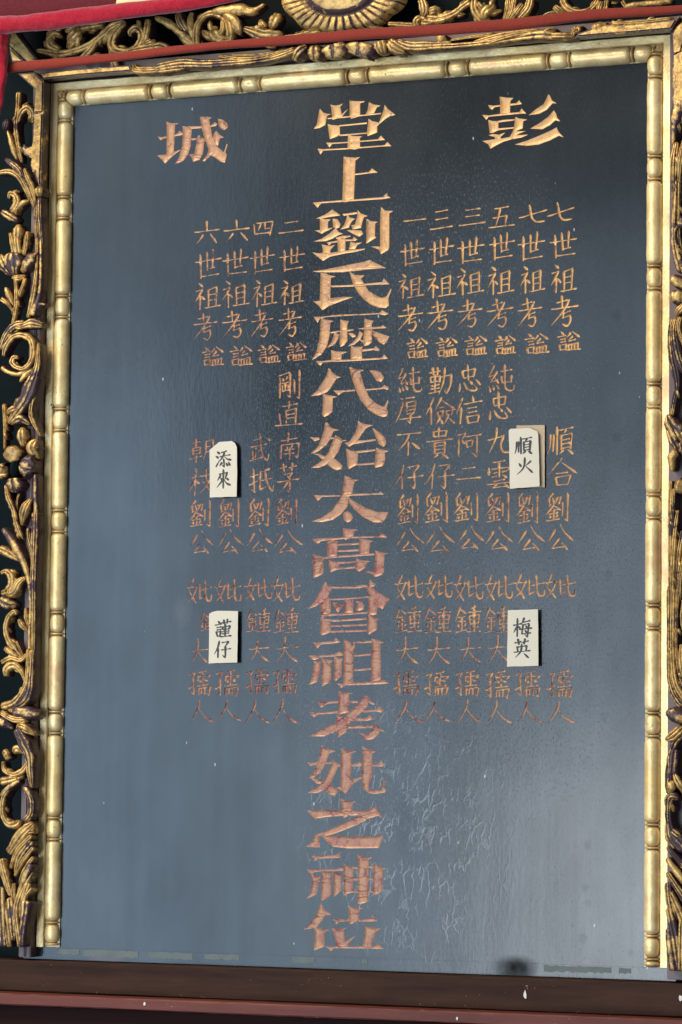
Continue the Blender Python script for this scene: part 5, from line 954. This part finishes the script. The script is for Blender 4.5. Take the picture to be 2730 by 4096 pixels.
for ln in PLATES.split('\n'):
    pl = ccw([tuple(float(q) for q in p.split(',')) for p in ln.split()]); k = len(pl)
    bm = bmesh.new()
    F = bm.faces.new([bm.verts.new(W(x, z, -28)) for x, z in pl])
    ret = bmesh.ops.extrude_face_region(bm, geom=[F])
    for g in ret['geom']:
        if isinstance(g, bmesh.types.BMVert): g.co.y += .0138
    bmesh.ops.recalc_face_normals(bm, faces=bm.faces)
    eds = [e for e in bm.edges if all(abs(v.co.y+.028) < 1e-5 for v in e.verts)]
    bmesh.ops.bevel(bm, geom=eds, offset=.0016, segments=2, affect='EDGES')
    me = bpy.data.meshes.new('border_plate'); bm.to_mesh(me); bm.free()
    at = me.attributes.new('ridge', 'FLOAT', 'POINT'); at.data.foreach_set('value', [.8 if v.co.y < -.0278 else .2 for v in me.vertices])
    link('border_plate', me, M_PL, sur)
# fluted shell at the top centre
def shell():
    cx, cz = 301.0, 84.0; co = []; rg = []; fc = []
    A, Rn = 400, 22
    for i in range(A):
        th = 2*math.pi*i/A
        sc = 1+.16*abs(math.sin(th*5.0+.4))-.06
        fl = min(1, 3.0*(.5+.5*math.cos(th*40)))
        for j in range(Rn+1):
            t = j/Rn
            if t < .60:
                r = t/.60*.58; hgt = 9*math.sqrt(max(0, 1-(t/.62)**2))+4; g = .85 if t < .46 else .25
            elif t < .68:
                r = .58+(t-.60)/.08*.05; hgt = 3.4; g = .1
            else:
                q = (t-.68)/.32; r = .63+q*.37*sc; hgt = 6.0*math.sqrt(max(0, 1-q**4))+1.0; hgt -= (1-fl)*2.4*math.sin(math.pi*min(1, q*.9+.1)); g = .3+.6*fl
                if q >= .999: hgt = -8
            co.append(W(cx+64*r*math.cos(th), cz+39*r*math.sin(th)-(0), -27-hgt)); rg.append(g)
    n = Rn+1
    for i in range(A):
        i2 = (i+1) % A
        for j in range(Rn):
            fc.append((i*n+j, i*n+j+1, i2*n+j+1, i2*n+j))
    me = mesh('shell_medallion', co, fc, smooth=True, attrs={'ridge': rg})
    bm = bmesh.new(); bm.from_mesh(me); bmesh.ops.remove_doubles(bm, verts=bm.verts[:], dist=1e-6); bmesh.ops.recalc_face_normals(bm, faces=bm.faces[:]); bm.to_mesh(me); bm.free()
    return link('shell_medallion', me, M_CS, sur)
shell()

# ---------------------------------------------------------------- altar shelf
sh = thing('altar_shelf', 'dark brown wooden shelf with red-brown nosing under the tablet', 'shelf')
def plank(name, x0, x1, y0, y1, z0, z1, mat, wob):
    n = 120; co = []; fc = []
    sec = [(y0+1.2, z0), (y0, z0+1.2), (y0, z1-1.4), (y0+.6, z1-.5), (y0+1.6, z1), (y1, z1), (y1, z0)]
    for i in range(n+1):
        x = x0+(x1-x0)*i/n
        for k, (y, z) in enumerate(sec):
            f = wob if k < 5 else 0
            co.append(W(x, z+rnd.uniform(-.5, .5)*f+.5*f*math.sin(x*.02+k), y+rnd.uniform(-.4, .4)*f))
    m = len(sec)
    for i in range(n):
        for k in range(m):
            fc.append((i*m+k, i*m+(k+1) % m, (i+1)*m+(k+1) % m, (i+1)*m+k))
    fc += [tuple(range(m)), tuple(n*m+k for k in range(m))]
    me = mesh(name, co, fc); fix_normals(me); return link(name, me, mat, sh)
plank('rail_board', -260, 900, -16, 60, -867.0, -836.6, M_SHELF, .35)
plank('nosing', -260, 900, -40, 50, -878.6, -867.4, M_NOSE, .35)
plank('apron_board', -260, 900, -22, 40, -1000, -879.0, M_LOW, .2)
for x, z, w, h, y in ((487.5, -852.0, 1.5, 4.0, -16.3), (635.5, -849.5, 1.6, 2.4, -16.3), (113.0, -872.0, 1.2, 1.9, -40.3), (431, -874, 1.0, 1.5, -40.3)):
    k = 9; pl = [(x+w*math.cos(q*2*math.pi/k)*(1+.3*rnd.uniform(-1, 1)), z+h*math.sin(q*2*math.pi/k)*(1+.3*rnd.uniform(-1, 1))) for q in range(k)]
    co = [W(a, b, y-.5) for a, b in pl]+[W(a, b, y+.6) for a, b in pl]
    fc = [tuple(range(k))]+[(i, (i+1) % k, (i+1) % k+k, i+k) for i in range(k)]
    me = mesh('paint_flake', co, fc); fix_normals(me); link('paint_flake', me, M_FLAKE, sh)

# ---------------------------------------------------------------- cloth
def tube(name, path, depth, flat, mat, wrinkle, K=28, n=26, horiz=True, twist=0.0):
    S = cat_rom(path, n); m = len(S); co = []; fc = []
    ph = [rnd.uniform(0, 6) for _ in range(6)]
    for i, (x, z, w) in enumerate(S):
        a = S[max(0, i-1)]; b = S[min(m-1, i+1)]
        dx, dz = b[0]-a[0], b[1]-a[1]; L = math.hypot(dx, dz) or 1; nx, nz = -dz/L, dx/L
        for k in range(K):
            th = 2*math.pi*k/K
            r = w/2*(1+wrinkle*(.5*math.sin(3*th+i*.05+ph[0])+.35*math.sin(5*th-i*.08+ph[1])+.3*math.sin(i*.19+ph[2]+th)+.2*math.sin(i*.43+2*th+ph[3])))
            c, s = math.cos(th), math.sin(th)
            co.append(W(x+nx*r*c, z+nz*r*c, depth-r*s*flat+rnd.uniform(-.08, .08)))
    for i in range(m-1):
        for k in range(K):
            fc.append((i*K+k, i*K+(k+1) % K, (i+1)*K+(k+1) % K, (i+1)*K+k))
    fc += [tuple(range(K)), tuple((m-1)*K+k for k in range(K))]
    me = mesh(name, co, fc, smooth=True); fix_normals(me); return me
t = thing('fleece_swag', 'bright crimson fleece roll draped over the top left corner of the carving', 'cloth')
link('roll', tube('roll', SWAG, -75, .8, M_FELT, .07), M_FELT, t)
link('hanging_end', tube('hanging_end', DROP, -72, .7, M_FELT, .16), M_FELT, t)
o = link('cloth_cord', tube('cloth_cord', CORD, -62, .7, M_CORD, .05), M_CORD)
tag(o, 'thin brick red cloth cord stretched slantwise across the top carving', 'cord')
def sheet(name, x0, x1, z0, z1, y, mat, amp, f):
    nx, nz = 60, 24; co = []; fc = []
    for j in range(nz+1):
        for i in range(nx+1):
            x = x0+(x1-x0)*i/nx; z = z0(x)+(z1-z0(x))*j/nz
            co.append(W(x, z, y+amp*math.sin(x*f+z*.03)+amp*.5*math.sin(x*f*2.3+1)))
    for j in range(nz):
        for i in range(nx):
            q = j*(nx+1)+i; fc.append((q, q+1, q+nx+2, q+nx+1))
    nv = len(co); co += [(a, b+.0015, c) for a, b, c in co]
    fc += [tuple(q+nv for q in reversed(f_)) for f_ in fc]
    me = mesh(name, co, fc, smooth=True); fix_normals(me); return link(name, me, mat)
dx0, dz0 = DRAPE[0]; dx1, dz1 = DRAPE[2]
o = sheet('wall_drape', dx0-30, dx1, lambda x: dz0-6+(dz1-dz0)*(x-dx0)/(dx1-dx0), 190, -58, M_DRAPE, 1.2, .02)
tag(o, 'dull dark red cloth behind the crimson roll in the top left corner', 'cloth')
pc = [(x, z) for x, z in PAPER]
o, _ = slab('paper_strip', pc, -68.4, -67.6, M_CREAM, None, 0)
tag(o, 'pale cream paper strip tucked above the crimson roll at the top edge', 'paper strip')
